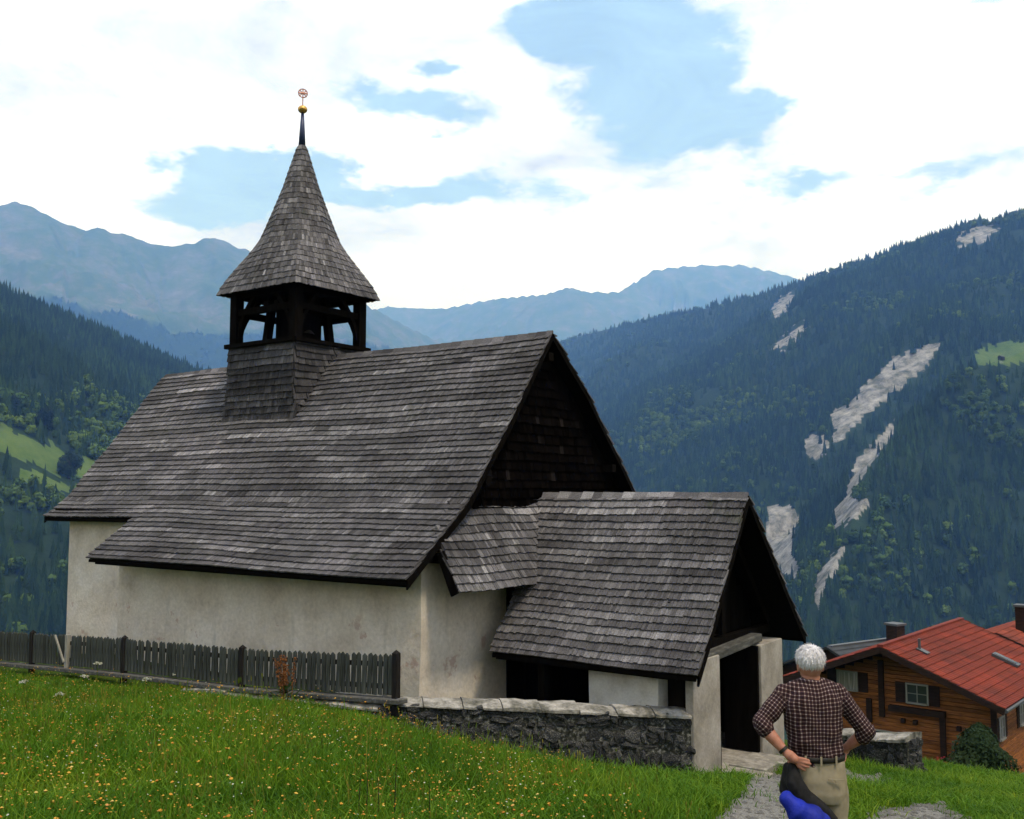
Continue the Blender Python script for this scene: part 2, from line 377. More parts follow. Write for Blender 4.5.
MEADOW = [[(975, 355), (990, 346), (1024, 339), (1080, 330), (1080, 360), (1024, 363), (1000, 367), (978, 364)],
          [(-60, 392), (0, 418), (30, 436), (66, 452), (104, 468), (98, 486), (60, 474), (20, 458), (-60, 446)],
          [(20, 470), (70, 484), (110, 498), (112, 506), (70, 494), (20, 480)]]
def cover(x, y, z, which):
    px, py, dep = proj(np.stack([x, y, z], -1))
    jx = px + 8 * fbm(x / 38, y / 38, 5, 91, .7); jy = py + 11 * fbm(x / 22, y / 22, 5, 97, .7)
    sc = np.zeros(x.shape, bool); md = np.zeros(x.shape, bool); ok = dep > 500
    for p in SCREE: sc |= poly_in(jx, jy, p)
    for p in MEADOW: md |= poly_in(jx, jy, p)
    sc &= ok & ((which == 1) | (which == 2)); md &= ok & (which > 0) & (which < 4)
    r = np.hypot(x, y)
    tl = 980 + 380 * fbm(x / 900, y / 900, 4, 55)
    alp = ((which == 4) & (z > tl + 120)) | (which == 5)
    return sc, md, alp

# ---- terrain: one sheet, polar about the viewpoint, fine where the place is seen
fine_a = np.arange(-34, 34.01, .14); coarse = np.r_[np.arange(-180, -34, 3.0), np.arange(36, 180.1, 3.0)]
ang = np.radians(np.sort(np.r_[fine_a, coarse])); NR = 0
rad = np.r_[0.0, np.geomspace(.6, 60, 190), np.geomspace(61.5, 560, 40), np.geomspace(570, 8500, 420), np.geomspace(8580, 18000, 90)]
TH, RR = np.meshgrid(ang, rad); TX = RR * np.sin(TH); TY = RR * np.cos(TH)
def ground_full(x, y):
    r = np.hypot(x, y); hf, wh = far_h(x, y); hn = near_h(np.clip(x, -60, 60), np.clip(y, -40, 70))
    t = np.clip((r - 42) / 45, 0, 1); t = t * t * (3 - 2 * t)
    return hn * (1 - t) + hf * t, np.where(t > .98, wh, -1)
TZ, TW = ground_full(TX, TY)
sc_m, md_m, al_m = cover(TX, TY, TZ, TW)
kindv = np.where(TW < 0, 0.0, 1.0)                        # 0 near turf, 1 forest floor
pas = np.where(md_m, 1.0, 0.0); scr = np.where(sc_m, 1.0, 0.0); alp = np.where(al_m, 1.0, 0.0)
na = len(ang); idx = np.arange(len(rad) * na).reshape(len(rad), na)
Fq = np.stack([idx[:-1, :-1], idx[:-1, 1:], idx[1:, 1:], idx[1:, :-1]], -1).reshape(-1, 4)[:, ::-1]
def f_terrain(t, p):
    g = t.new('ShaderNodeNewGeometry').outputs['Position']
    near = t.ramp(t.noise(g, 1.3, 6, .7), [(.3, (.022, .042, .006)), (.55, (.042, .075, .010)), (.75, (.07, .085, .018))])
    forest = t.ramp(t.noise(g, .03, 6, .7), [(.3, (.010, .020, .010)), (.7, (.022, .040, .018))])
    c = t.mix(t.attr('far'), near, forest)
    alpine = t.ramp(t.noise(g, .0048, 10, .74), [(.30, (.028, .056, .020)), (.48, (.055, .084, .032)), (.58, (.09, .098, .075)), (.72, (.15, .145, .135))])
    c = t.mix(t.attr('alpine'), c, alpine)
    ed = t.math('MULTIPLY', t.math('SUBTRACT', t.noise(g, .022, 10, .8), .5), 2.4)
    c = t.mix(t.smooth(t.math('ADD', t.attr('pasture'), ed), .40, .62), c, t.ramp(t.noise(g, .03, 6, .7), [(.3, (.045, .085, .018)), (.7, (.10, .14, .035))]))
    rock = t.ramp(t.noise(g, .05, 9, .72), [(.32, (.05, .058, .042)), (.44, (.13, .13, .118)), (.54, (.22, .215, .205)), (.68, (.33, .32, .31))])
    c = t.mix(t.smooth(t.math('ADD', t.attr('scree'), ed), .30, .66), c, rock)
    bump(t, p, t.noise(g, .05, 8, .7), .6, 6.0); return c
material('terrain', f_terrain, 1.0, .05)
terrain = mesh_obj('terrain', np.stack([TX, TY, TZ], -1).reshape(-1, 3), Fq.tolist(), MATS['terrain'], None, True,
    {'far': ('POINT', kindv.ravel()), 'pasture': ('POINT', pas.ravel()), 'scree': ('POINT', scr.ravel()), 'alpine': ('POINT', alp.ravel())})
tag(terrain, 'grassy hillside falling to a deep wooded valley with mountains beyond', 'terrain', kind='structure')

# ---- conifers and broadleaf trees that clothe the slopes
def f_leaf(lo, hi):
    def f(t, p):
        oi = t.new('ShaderNodeObjectInfo').outputs['Random']
        c = t.ramp(oi, [(0, lo), (.55, tuple((a + b) / 2 for a, b in zip(lo, hi))), (1, hi)])
        c = t.mix(1, c, t.ramp(t.noise(t.new('ShaderNodeNewGeometry').outputs['Position'], .006, 5, .65), [(.3, (.55, .6, .65)), (.5, (1, 1, 1)), (.68, (1.7, 1.55, 1.2))]), 'MULTIPLY')
        n = t.noise(t.coord(), .9, 3, .6)
        return t.mix(1, c, t.ramp(n, [(.3, (.55, .55, .55)), (.7, (1.35, 1.35, 1.35))]), 'MULTIPLY')
    return f
material('conifer', f_leaf((.008, .024, .010), (.034, .066, .020)), .95, .1)
material('broadleaf', f_leaf((.026, .055, .010), (.085, .135, .022)), .95, .1)
material('bark', lambda t, p: (.035, .026, .02), .95, .1)
def conifer_mesh(name, seed, layers=9, sides=9, h=1.0, wid=.15):
    r = random.Random(seed); V = []; F = []
    for L in range(layers):
        f = L / (layers - 1); zb = h * (.06 + .80 * f) ; zt = min(h, zb + h * (.26 - .10 * f)); R0 = wid * h * (1 - f) ** .85 + .016 * h
        b = len(V); V.append((r.uniform(-.01, .01), r.uniform(-.01, .01), zt)); n = sides * 2; ph = r.uniform(0, 6)
        for k in range(n):
            rr = R0 * (r.uniform(.85, 1.2) if k % 2 == 0 else r.uniform(.45, .62)); a = ph + 2 * math.pi * k / n
            V.append((rr * math.cos(a), rr * math.sin(a), zb - (.035 * h if k % 2 == 0 else -.01 * h) + r.uniform(-.012, .012) * h))
        for k in range(n): F.append((b, b + 1 + k, b + 1 + (k + 1) % n))
    return V, F
def crown_mesh(seed, n=170, h=1.0, wid=.38, leaf=.10):
    r = random.Random(seed); V = []; F = []
    lobes = [(r.uniform(-.2, .2), r.uniform(-.2, .2), r.uniform(.35, .8), r.uniform(.17, .30)) for _ in range(7)] + [(0, 0, .55, .33)]
    for i in range(n):
        lx, ly, lz, lr = r.choice(lobes); a = r.uniform(0, 6.283); u = r.uniform(-.8, 1); q = math.sqrt(1 - u * u)
        d = Vector((q * math.cos(a), q * math.sin(a), u)); c = Vector((lx * wid * 2, ly * wid * 2, lz)) + d * lr * r.uniform(.8, 1.08)
        t1 = d.orthogonal().normalized(); t1.rotate(Matrix.Rotation(r.uniform(0, 6.28), 3, d)); t2 = d.cross(t1); s = leaf * r.uniform(.7, 1.3)
        nrm = d * r.uniform(-.3, .5) * s; b = len(V)
        V += [tuple((c + t1 * s + nrm) * h), tuple((c + t2 * s * .8) * h), tuple((c - t1 * s + nrm * .2) * h), tuple((c - t2 * s * .9 - nrm) * h)]; F.append((b, b + 1, b + 2, b + 3))
    return V, F
def hidden_proto(name, V, F, mat):
    me = bpy.data.meshes.new(name); me.from_pydata(V, [], F); me.materials.append(MATS[mat]); me.update(); return bpy.data.objects.new(name, me)
def scatter(name, pts, scl, rot, which, protos, mat, tilt=None):
    """one mass of instances: point mesh + geometry nodes picking a prototype per point"""
    me = bpy.data.meshes.new(name); me.from_pydata(np.asarray(pts).tolist(), [], []); 
    for an, v, ty in (('scl', scl, 'FLOAT_VECTOR'), ('rot', rot, 'FLOAT_VECTOR')):
        A = me.attributes.new(an, ty, 'POINT'); A.data.foreach_set('vector', np.asarray(v, float).ravel())
    A = me.attributes.new('pick', 'INT', 'POINT'); A.data.foreach_set('value', np.asarray(which, np.int32))
    me.materials.append(MATS[mat])
    o = bpy.data.objects.new(name, me); link(o)
    col = bpy.data.collections.new(name + '_kinds')
    for q in protos: col.objects.link(q)
    ng = bpy.data.node_groups.new(name, 'GeometryNodeTree')
    ng.interface.new_socket('Geometry', in_out='INPUT', socket_type='NodeSocketGeometry'); ng.interface.new_socket('Geometry', in_out='OUTPUT', socket_type='NodeSocketGeometry')
    N = ng.nodes; L = ng.links
    gi = N.new('NodeGroupInput'); go = N.new('NodeGroupOutput'); iop = N.new('GeometryNodeInstanceOnPoints'); ci = N.new('GeometryNodeCollectionInfo')
    ci.inputs['Collection'].default_value = col; ci.inputs['Separate Children'].default_value = True; ci.inputs['Reset Children'].default_value = True
    def na_(nm, ty):
        n = N.new('GeometryNodeInputNamedAttribute'); n.data_type = ty; n.inputs['Name'].default_value = nm; return n.outputs['Attribute']
    m2p = N.new('GeometryNodeMeshToPoints')
    L.new(gi.outputs[0], m2p.inputs['Mesh']); L.new(m2p.outputs[0], iop.inputs['Points']); L.new(ci.outputs[0], iop.inputs['Instance'])
    iop.inputs['Pick Instance'].default_value = True
    L.new(na_('pick', 'INT'), iop.inputs['Instance Index'])
    e2r = N.new('FunctionNodeEulerToRotation'); L.new(na_('rot', 'FLOAT_VECTOR'), e2r.inputs[0]); L.new(e2r.outputs[0], iop.inputs['Rotation'])
    L.new(na_('scl', 'FLOAT_VECTOR'), iop.inputs['Scale']); L.new(iop.outputs[0], go.inputs[0])
    md = o.modifiers.new('scatter', 'NODES'); md.node_group = ng
    return o
# candidate spots
cand = []
for (r0, r1, dens) in ((200, 420, 1 / 40), (420, 900, 1 / 42), (900, 1500, 1 / 55), (1500, 2400, 1 / 85), (2400, 3600, 1 / 150), (3600, 5200, 1 / 300), (5200, 7200, 1 / 800), (7200, 10500, 1 / 1700)):
    A = R(60) / 2 * (r1 ** 2 - r0 ** 2); n = int(A * dens)
    a = rng.uniform(-R(30), R(30), n); r = np.sqrt(rng.uniform(r0 ** 2, r1 ** 2, n)); cand.append(np.c_[r * np.sin(a), r * np.cos(a)])
cand = np.concatenate(cand)
# drop spots that stand hidden behind nearer ground
elev = np.maximum.accumulate((TZ / np.maximum(RR, 1e-6))[1:], axis=0)
ca = np.arctan2(cand[:, 0], cand[:, 1]); cr = np.hypot(cand[:, 0], cand[:, 1])
ia = np.clip(np.searchsorted(ang, ca), 0, na - 1); ir = np.clip(np.searchsorted(rad, cr) - 2, 0, elev.shape[0] - 1)
hz = TZ[np.clip(np.searchsorted(rad, cr), 0, len(rad) - 1), ia]
cand = cand[(hz + 40) / cr > elev[np.maximum(ir - 1, 0), ia]]
cz, cw = ground_full(cand[:, 0], cand[:, 1])
s_, m_, a_ = cover(cand[:, 0], cand[:, 1], cz, cw)
px, py, dep = proj(np.c_[cand, cz])
thin = fbm(cand[:, 0] / 160, cand[:, 1] / 160, 4, 71)
keep = (cw >= 0) & ~a_ & ~(s_ & (rng.random(len(cand)) > .03)) & ~(m_ & (rng.random(len(cand)) > .05)) & (py < 720) & (px > -60) & (px < 1090) & (thin > -.62)
keep &= ~((cw == 5))
for p in SCREE + MEADOW:
    for up_m in (9.0, 18.0): keep &= ~(poly_in(px, py - up_m * F_PX / np.maximum(dep, 1), p) & (rng.random(len(cand)) < .86))
cand = cand[keep]; cz = cz[keep]; cw = cw[keep]; dep = dep[keep]; px = px[keep]; py = py[keep]
n = len(cand)
bl = fbm(cand[:, 0] / 230, cand[:, 1] / 230, 4, 77) + rng.normal(0, .22, n) + np.where((px > 640) & (px < 860) & (py > 390) & (py < 520), .30, 0) + np.where((px < 150) & (py > 400), .22, 0)
isbl = bl > .46
protos = [hidden_proto('spruce_%s' % 'abcd'[i], *conifer_mesh('c', 20 + i, wid=(.13, .15, .17, .14)[i]), 'conifer') for i in range(4)] + [hidden_proto('tree_%s' % 'abc'[i], *crown_mesh(50 + i), 'broadleaf') for i in range(3)]
protos.sort(key=lambda o: o.name)
pick = np.where(isbl, 4 + rng.integers(0, 3, n), rng.integers(0, 4, n))
hgt = np.where(isbl, rng.uniform(8, 20, n), rng.triangular(9, 21, 34, n)) * np.where(dep > 2400, 1.12, 1.0)
wide = hgt * rng.uniform(.85, 1.25, n) * np.where(dep > 2400, 1.25, 1.0) * np.where(dep > 6000, 1.5, 1.0)
print('FOREST', n, isbl.sum())
forest = scatter('forest', np.c_[cand, cz - 1.0], np.c_[wide, wide, hgt], np.c_[np.zeros(n), np.zeros(n), rng.uniform(0, 6.28, n)], pick, protos, 'conifer')
tag(forest, 'dark conifer forest covering the valley slopes', 'forest', kind='stuff')

# ---- haze filling the valley
hb = MB(); zlo = float(TZ.min()) - 1.0; zhi = float(TZ.max()) + 40
hb.box2((-18500, -18500, zlo), (18500, 18500, zhi))
hm = bpy.data.materials.new('haze'); hm.use_nodes = True; ht = NT(hm.node_tree); ht.n.clear()
pv = ht.new('ShaderNodeVolumePrincipled'); pv.inputs['Density'].default_value = 0.95e-4; pv.inputs['Color'].default_value = (.19, .42, 1.0, 1); pv.inputs['Absorption Color'].default_value = (1, 1, 1, 1); pv.inputs['Anisotropy'].default_value = 0.0
ho = ht.new('ShaderNodeOutputMaterial'); ht.l.new(pv.outputs[0], ho.inputs['Volume'])
haze = hb.build('haze', hm); tag(haze, 'pale blue summer haze lying in the valley', 'haze', kind='stuff')

# ================================================================== CHAPEL
chapel = empty('chapel', tuple(CH_O), CH_RZ)
tag(chapel, 'small white plastered mountain chapel with grey shingle roofs and open belfry', 'chapel')
NEAR = [(0, 3.01), (-.77, 2.03), (-1.42, 1.17), (-1.93, .60), (-2.33, .12), (-2.60, -.22), (-3.15, -.63), (-3.67, -1.03), (-4.15, -1.41)]
FAR = [(0, 3.01), (.68, 2.43), (1.26, 1.97), (2.0, 1.21), (2.57, .65), (3.29, -.09), (3.9, -.62), (4.5, -1.1)]
NX0, NX1, CX0 = -8.75, 0.0, -12.25                # nave roof ends, choir roof end
def roof_z(y): return float(np.interp(y, [p[0] for p in NEAR[::-1]], [p[1] for p in NEAR[::-1]])) if y < 0 else float(np.interp(y, [p[0] for p in FAR], [p[1] for p in FAR]))
class Profile:                                     # arc-length walk up a roof profile given eave -> ridge
    def __init__(s, pts):
        s.P = np.array(pts, float); s.L = np.r_[0, np.cumsum(np.hypot(*np.diff(s.P, axis=0).T))]; s.len = s.L[-1]
    def __call__(s, t): return np.array([np.interp(t, s.L, s.P[:, 0]), np.interp(t, s.L, s.P[:, 1])])
def shingles(mb, S, T, U, exposure=.16, wmin=.03, wmax=.085, thick=.03, rs=None, skip=None, tone0=.42, tvar=.085, ragged=.018, rowtone=.12, lift=.042):
    """S(u,t)->point on the roof, T slope length, U(t)->(u0,u1) extent of a course"""
    rs = rs or random.Random(3); k = 0; t = -.03
    while t < T:
        u0, u1 = U(max(t, 0)); u = u0 - rs.uniform(0, .05); rt = rs.gauss(0, rowtone * .5); wav = rs.uniform(0, 6); seg = 0; segt = 0
        while u < u1 - .01:
            wd = rs.uniform(wmin, wmax); ue = min(u + wd, u1 + rs.uniform(0, .02)); um = (u + ue) / 2
            if seg <= 0: seg = rs.randint(6, 34); segt = rs.gauss(0, rowtone)
            seg -= 1
            tt = t + .006 * math.sin(um * 1.1 + wav) + .005 * math.sin(um * 3.7 + wav * 2)
            if skip is None or not skip(um, t):
                lo = tt - rs.uniform(0, ragged); hi = min(tt + exposure * 2.1, T + .02)
                a = np.array(S(u + .003, lo)); b = np.array(S(ue - .003, lo)); c = np.array(S(ue - .003, hi)); d = np.array(S(u + .003, hi))
                n = np.cross(b - a, d - a); n = n / (np.linalg.norm(n) + 1e-9)
                lf = lift + thick + rs.uniform(-.003, .006); l2 = .006 + rs.uniform(0, .002)
                tone = min(1, max(0, tone0 + rt + segt + rs.gauss(0, tvar)))
                V = [a + n * lf, b + n * lf, c + n * l2, d + n * l2, a + n * (lf - thick), b + n * (lf - thick), c - n * .01, d - n * .01]
                mb.add(V, [(0, 1, 2, 3), (4, 5, 1, 0), (5, 6, 2, 1), (7, 4, 0, 3)], tone)
            u = ue
        t += exposure * rs.uniform(.93, 1.07); k += 1
nearP = Profile(NEAR[::-1]); farP = Profile(FAR[::-1])
t_choir = float(np.interp(-3.15, nearP.P[:, 0], nearP.L))
def sag(x): return .012 * math.sin(x * .7 + .4) + .004 * math.sin(x * 2.3)
def S_near(u, t):
    y, z = nearP(t); return (u, y, z + sag(u) * (1 - .3 * t / nearP.len) + .01 * math.sin(t * 2.2 + u))
def S_far(u, t):
    y, z = farP(t); return (-u, y, z + sag(-u))
def U_near(t): return (NX0 - .03 * math.sin(t * 5), NX1) if t < t_choir else (CX0, NX1)
roof = MB()                                        # boarded deck under the shingles
def deck(mb, prof, x0, x1, t0, t1, th=.05, nx=24, nt=14, fl=False):
    P = []; Q = []
    for i in range(nt + 1):
        y, z = prof(t0 + (t1 - t0) * i / nt); P.append([(x0 + (x1 - x0) * j / nx, y, z + sag(x0 + (x1 - x0) * j / nx) - .004) for j in range(nx + 1)]); Q.append([(p[0], p[1], p[2] - th) for p in P[-1]])
    mb.grid(P, .3, fl); mb.grid(Q, .3, not fl)
    for E_ in (lambda A: A[0], lambda A: A[-1], lambda A: [r[0] for r in A], lambda A: [r[-1] for r in A]): mb.grid([E_(P), E_(Q)], .3)
deck(roof, nearP, NX0 + .03, NX1 - .03, .0, t_choir); deck(roof, nearP, CX0 + .03, NX1 - .03, t_choir, nearP.len)
deck(roof, farP, NX0, NX1 - .03, 0, farP.len * .3); deck(roof, farP, CX0, NX1 - .03, farP.len * .3, farP.len)
nave_roof = roof.build('nave_roof', MATS['dark_wood'], chapel)
sh = MB(); BX, BW = -7.12, 1.10                    # belfry centre and half width
def in_belfry(u, t):
    y, z = nearP(t); return abs(u - BX) < BW - .1 and y > -BW + .1
shingles(sh, S_near, nearP.len, U_near, .150, .026, .075, skip=in_belfry, rs=random.Random(11))
shingles(sh, S_far, farP.len, lambda t: (0, -NX0) if t < farP.len * .3 else (0, -CX0), .17, .12, .24, rs=random.Random(12))
sh.build('shingles', MATS['shingle'], nave_roof, kind='stuff')
# ridge capping boards and barge boards
rg = MB(); x = CX0; half = 0
while x < NX1 - .01:
    x2 = min(x + random.uniform(.22, .34), NX1)
    if not (x2 > BX - BW and x < BX + BW): rg.hexa([(x, -.14, 2.86 + sag(x)), (x2, -.14, 2.85 + sag(x2)), (x2, .05, 3.055 + sag(x2)), (x, .05, 3.06 + sag(x)), (x, -.12, 2.90 + sag(x)), (x2, -.12, 2.89 + sag(x2)), (x2, .03, 3.09 + sag(x2)), (x, .03, 3.10 + sag(x))], random.uniform(.1, .6))
    elif rg.V and not half: rg.build('ridge_cap', MATS['shingle'], nave_roof); rg = MB(); half = 1
    x = x2 - .01
rg.build('ridge_cap', MATS['shingle'], nave_roof)
def barge(name, prof, x, d=.12, sgn=1, par=None, t0=0.0):
    m = MB(); n = 24; A = []; B = []
    for i in range(n + 1):
        y, z = prof(t0 + (prof.len - t0) * i / n); A.append((x, y, z + .02)); B.append((x, y, z - d))
    m.grid([A, B], .4); m.grid([[(p[0] - .035, p[1], p[2]) for p in A], [(p[0] - .035, p[1], p[2]) for p in B]], .4, True)
    m.grid([A, [(p[0] - .035, p[1], p[2]) for p in A]], .4, True); m.grid([B, [(p[0] - .035, p[1], p[2]) for p in B]], .4)
    return m.build(name, MATS['dark_wood'], par or nave_roof)
barge('barge_board', nearP, NX1 + .025); barge('barge_board', farP, NX1 + .025); barge('barge_board', nearP, CX0 + .02, t0=t_choir)
# ---- plastered walls (slightly uneven faces)
def wall_box(name, mat, x0, x1, y0, y1, z0, z1, par=chapel, j=.012, seed=1, rough=.3):
    """closed box of gridded, gently wavering faces"""
    m = MB()
    def wob(p): return (p[0] + j * 2 * float(fbm(np.array(p[1] * rough * 3 + 7), np.array(p[2] * rough * 3), 3, seed)), p[1] + j * 2 * float(fbm(np.array(p[0] * rough * 3), np.array(p[2] * rough * 3 + 5), 3, seed + 2)), p[2])
    def face(f, a, b):
        na_ = max(2, min(26, int(a / .25))); nb = max(2, min(26, int(b / .25)))
        m.grid([[wob(f(i / na_, k / nb)) for i in range(na_ + 1)] for k in range(nb + 1)])
    lx, ly, lz = x1 - x0, y1 - y0, z1 - z0
    face(lambda u, v: (x0 + u * lx, y0, z0 + v * lz), lx, lz); face(lambda u, v: (x1, y0 + u * ly, z0 + v * lz), ly, lz)
    face(lambda u, v: (x1 - u * lx, y1, z0 + v * lz), lx, lz); face(lambda u, v: (x0, y1 - u * ly, z0 + v * lz), ly, lz)
    face(lambda u, v: (x0 + u * lx, y0 + v * ly, z1), lx, ly)
    return m.build(name, MATS[mat], par, True if False else False)
nave_wall = wall_box('nave_wall', 'plaster', -8.75, -.34, -3.42, 3.9, -5.4, -.92, seed=3)
choir_wall = wall_box('choir_wall', 'plaster', -11.65, -8.50, -2.86, 3.2, -5.6, -.38, seed=5)
# dark wall plate and soffit boards under the eaves
m = MB(); m.box2((-8.6, -4.08, -1.50), (-.05, -4.0, -1.42)); m.box2((-8.6, -3.56, -1.16), (-.1, -3.40, -.95)); m.box2((-12.1, -2.98, -.62), (-8.7, -2.84, -.42))
m.build('wall_plate', MATS['dark_wood'], chapel)
# front gable above the plaster: dark hung shingles
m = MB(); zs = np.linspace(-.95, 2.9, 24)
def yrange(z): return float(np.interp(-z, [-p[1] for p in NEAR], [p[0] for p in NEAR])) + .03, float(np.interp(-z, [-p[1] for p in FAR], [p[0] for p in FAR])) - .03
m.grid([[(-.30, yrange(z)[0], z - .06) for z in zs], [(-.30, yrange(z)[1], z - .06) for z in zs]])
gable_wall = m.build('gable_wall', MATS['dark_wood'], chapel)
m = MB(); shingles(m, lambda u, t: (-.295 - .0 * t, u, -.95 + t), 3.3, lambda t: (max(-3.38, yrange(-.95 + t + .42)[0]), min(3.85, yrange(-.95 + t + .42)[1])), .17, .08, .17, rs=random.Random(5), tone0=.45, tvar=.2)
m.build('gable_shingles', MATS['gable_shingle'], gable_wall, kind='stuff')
for yy, zz in ((-3.2, -.98), (-2.0, .30), (0, 2.70), (2.4, .6), (3.8, -.8)):
    m = MB(); m.box2((-.34, yy - .08, zz - .2), (-.02, yy + .08, zz - .04)); m.build('purlin', MATS['dark_wood'], chapel)

# ---- porch roof and the skirt roof that joins it to the gable
PX1 = 3.90; PR = (0.0, -.10); PN = (-2.06, -2.76); PF = (2.62, -2.74)
PEX, PEZ = .36, -1.62                              # skirt roof eave
porchN = Profile([PN, (-1.45, -2.02), (-.75, -1.10), PR]); porchF = Profile([PF, PR])
def skirt_x(z): return PEX - (z - PEZ) * (.72 / 1.45)
def S_pn(u, t):
    y, z = porchN(t); return (u, y, z + .012 * math.sin(u * 1.7 + t))
def U_pn(t):
    y, z = porchN(t); x0 = .08 if z < PEZ + .02 else max(skirt_x(z) - .12, -.34); return (x0, PX1 - .012 * math.sin(t * 7))
m = MB(); n = 10
for prof, x0 in ((porchN, None), (porchF, -.3)):
    P = []; Q = []
    for i in range(n + 1):
        tt = prof.len * i / n; y, z = prof(tt); a = (U_pn(tt)[0] + .02) if x0 is None else x0
        P.append([(a + (PX1 - .03 - a) * k / 8, y, z - .004) for k in range(9)]); Q.append([(p[0], p[1], p[2] - .06) for p in P[-1]])
    m.grid(P); m.grid(Q)
    for E_ in (lambda A: A[0], lambda A: [r[0] for r in A], lambda A: [r[-1] for r in A]): m.grid([E_(P), E_(Q)])
porch_roof = m.build('porch_roof', MATS['dark_wood'], chapel)
m = MB(); shingles(m, S_pn, porchN.len, U_pn, .150, .035, .08, rs=random.Random(21), tone0=.48, tvar=.09, ragged=.022)
def S_pf(u, t):
    y, z = porchF(t); return (-u, y, z)
shingles(m, S_pf, porchF.len, lambda t: (-PX1, .3), .17, .12, .2, rs=random.Random(22))
m.build('shingles', MATS['shingle'], porch_roof, kind='stuff')
m = MB(); x = -.34
while x < PX1 - .02:
    x2 = min(x + random.uniform(.2, .3), PX1); dz = random.uniform(-.006, .006)
    m.hexa([(x, -.12, -.23 + dz), (x2, -.12, -.24 + dz), (x2, .05, -.055 + dz), (x, .05, -.05 + dz), (x, -.11, -.18 + dz), (x2, -.11, -.19 + dz), (x2, .03, -.02 + dz), (x, .03, -.015 + dz)], random.uniform(.3, .9)); x = x2 - .01
m.build('ridge_cap', MATS['shingle'], porch_roof)
barge('barge_board', porchN, PX1 + .02, .13, par=porch_roof); barge('barge_board', porchF, PX1 + .02, .13, par=porch_roof)
# skirt roof: u runs along y, t climbs from the eave to the gable
SKL = math.hypot(.72, 1.45)
def S_sk(u, t):
    f = t / SKL; sw = .10 * math.exp(-((u + 1.0 - f * .9) / .28) ** 2); return (PEX - .72 * f + sw * .6, u, PEZ + 1.45 * f + .01 * math.sin(u * 3) + .02 * (1 - f) * math.sin(u * 1.3))
def U_sk(t):
    z = PEZ + 1.45 * t / SKL; yv = float(np.interp(z, porchN.P[:, 1], porchN.P[:, 0])) + .16
    yl = -3.36 + .03 * t; yr = float(np.interp(z + .16, nearP.P[:, 1], nearP.P[:, 0])); return (max(yl, yr) if PEX - .72 * t / SKL < .06 else yl, min(yv, .1))
m = MB(); P = []; Q = []
for i in range(9):
    tt = SKL * i / 8; a, b = U_sk(tt); P.append([np.array(S_sk(a + .02 + (b - a - .02) * k / 10, tt)) - (.004, 0, 0) for k in range(11)]); Q.append([p - (.05, 0, .03) for p in P[-1]])
m.grid(P); m.grid(Q)
for E_ in (lambda A: A[0], lambda A: [r[0] for r in A], lambda A: [r[-1] for r in A]): m.grid([E_(P), E_(Q)])
skirt = m.build('skirt_roof', MATS['dark_wood'], chapel)
m = MB(); shingles(m, S_sk, SKL, U_sk, .150, .05, .12, rs=random.Random(31), tone0=.44, tvar=.14)
m.build('shingles', MATS['shingle'], skirt, kind='stuff')
m = MB(); m.bar((PEX - .02, -3.37, PEZ - .03), (.03, -3.365, PEZ + .63), .04, .16); m.build('barge_board', MATS['dark_wood'], skirt)

# ---- porch walls and the entrance
wall_box('porch_side_wall', 'whitewash', 1.80, 3.06, -1.70, -1.38, -4.6, -2.46, seed=9)
def pillar(name, y0, y1, x0, x1, z0, z1, rnd, mat):
    m = MB(); n = 10; prof = []
    k = rnd
    out = [(y0, z0), (y1, z0), (y1, z1 - .02), (y1 - .03, z1)] + [(y0 + k - k * math.sin(a * math.pi / 2 / 6), z1 - k + k * math.cos(a * math.pi / 2 / 6)) for a in range(0, 7)]
    for xx in (x1, x0): prof.append([(xx + .008 * math.sin(p[1] * 3), p[0] + .01 * math.sin(p[1] * 4 + y0), p[1]) for p in out])
    b = len(out); m.add(prof[0] + prof[1], [tuple(range(b)), tuple(range(2 * b - 1, b - 1, -1))] + [(i, i + b, (i + 1) % b + b, (i + 1) % b) for i in range(b)])
    return m.build(name, MATS[mat], chapel, bevel=.015)
pillar('gate_pillar', -1.69, -.70, 3.52, 3.66, -5.0, -2.62, .16, 'old_plaster')
pillar('gate_pillar', .98, 2.02, 3.05, 3.69, -5.4, -2.68, .05, 'old_plaster')
m = MB(); m.bar((3.42, -1.1, -2.66), (3.42, 1.2, -2.58), .42, .14); m.build('lintel', MATS['weathered'], chapel, bevel=.02)
m = MB(); m.bar((3.36, -1.66, -2.52), (3.36, 2.1, -2.52), .14, .14); m.bar((3.36, 0, -2.4), (3.36, 0, -.35), .14, .14); m.bar((3.4, -1.6, -2.4), (3.4, -.2, -.5), .1, .12); m.bar((3.4, 2.0, -2.4), (3.4, .2, -.5), .1, .12)
m.build('gable_frame', MATS['dark_wood'], chapel)
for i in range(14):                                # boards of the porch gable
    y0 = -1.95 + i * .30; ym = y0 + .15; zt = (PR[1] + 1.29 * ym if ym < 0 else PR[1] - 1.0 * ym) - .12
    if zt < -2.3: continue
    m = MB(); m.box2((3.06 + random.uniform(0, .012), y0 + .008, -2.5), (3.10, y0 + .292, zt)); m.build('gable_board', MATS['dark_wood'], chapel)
m = MB(); m.box2((-.33, -1.05, -4.6), (-.30, 2.4, -1.2)); m.box2((-.3, -.55, -4.4), (-.25, .75, -2.35)); m.box2((-.3, 2.02, -5.2), (3.05, 2.12, -2.4)); m.box2((.12, -1.98, -2.86), (3.5, -1.88, -2.76))  # dark lining added to blacken the porch interior; includes door and eave beam
m.build('porch_shade_lining', MATS['dark_wood'], chapel)
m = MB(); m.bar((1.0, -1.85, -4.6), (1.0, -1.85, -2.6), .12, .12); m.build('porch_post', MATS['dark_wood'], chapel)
m = MB(); m.box2((-.2, -1.6, -4.85), (3.50, 2.0, -4.52)); m.build('porch_floor', MATS['flagstone'], chapel)
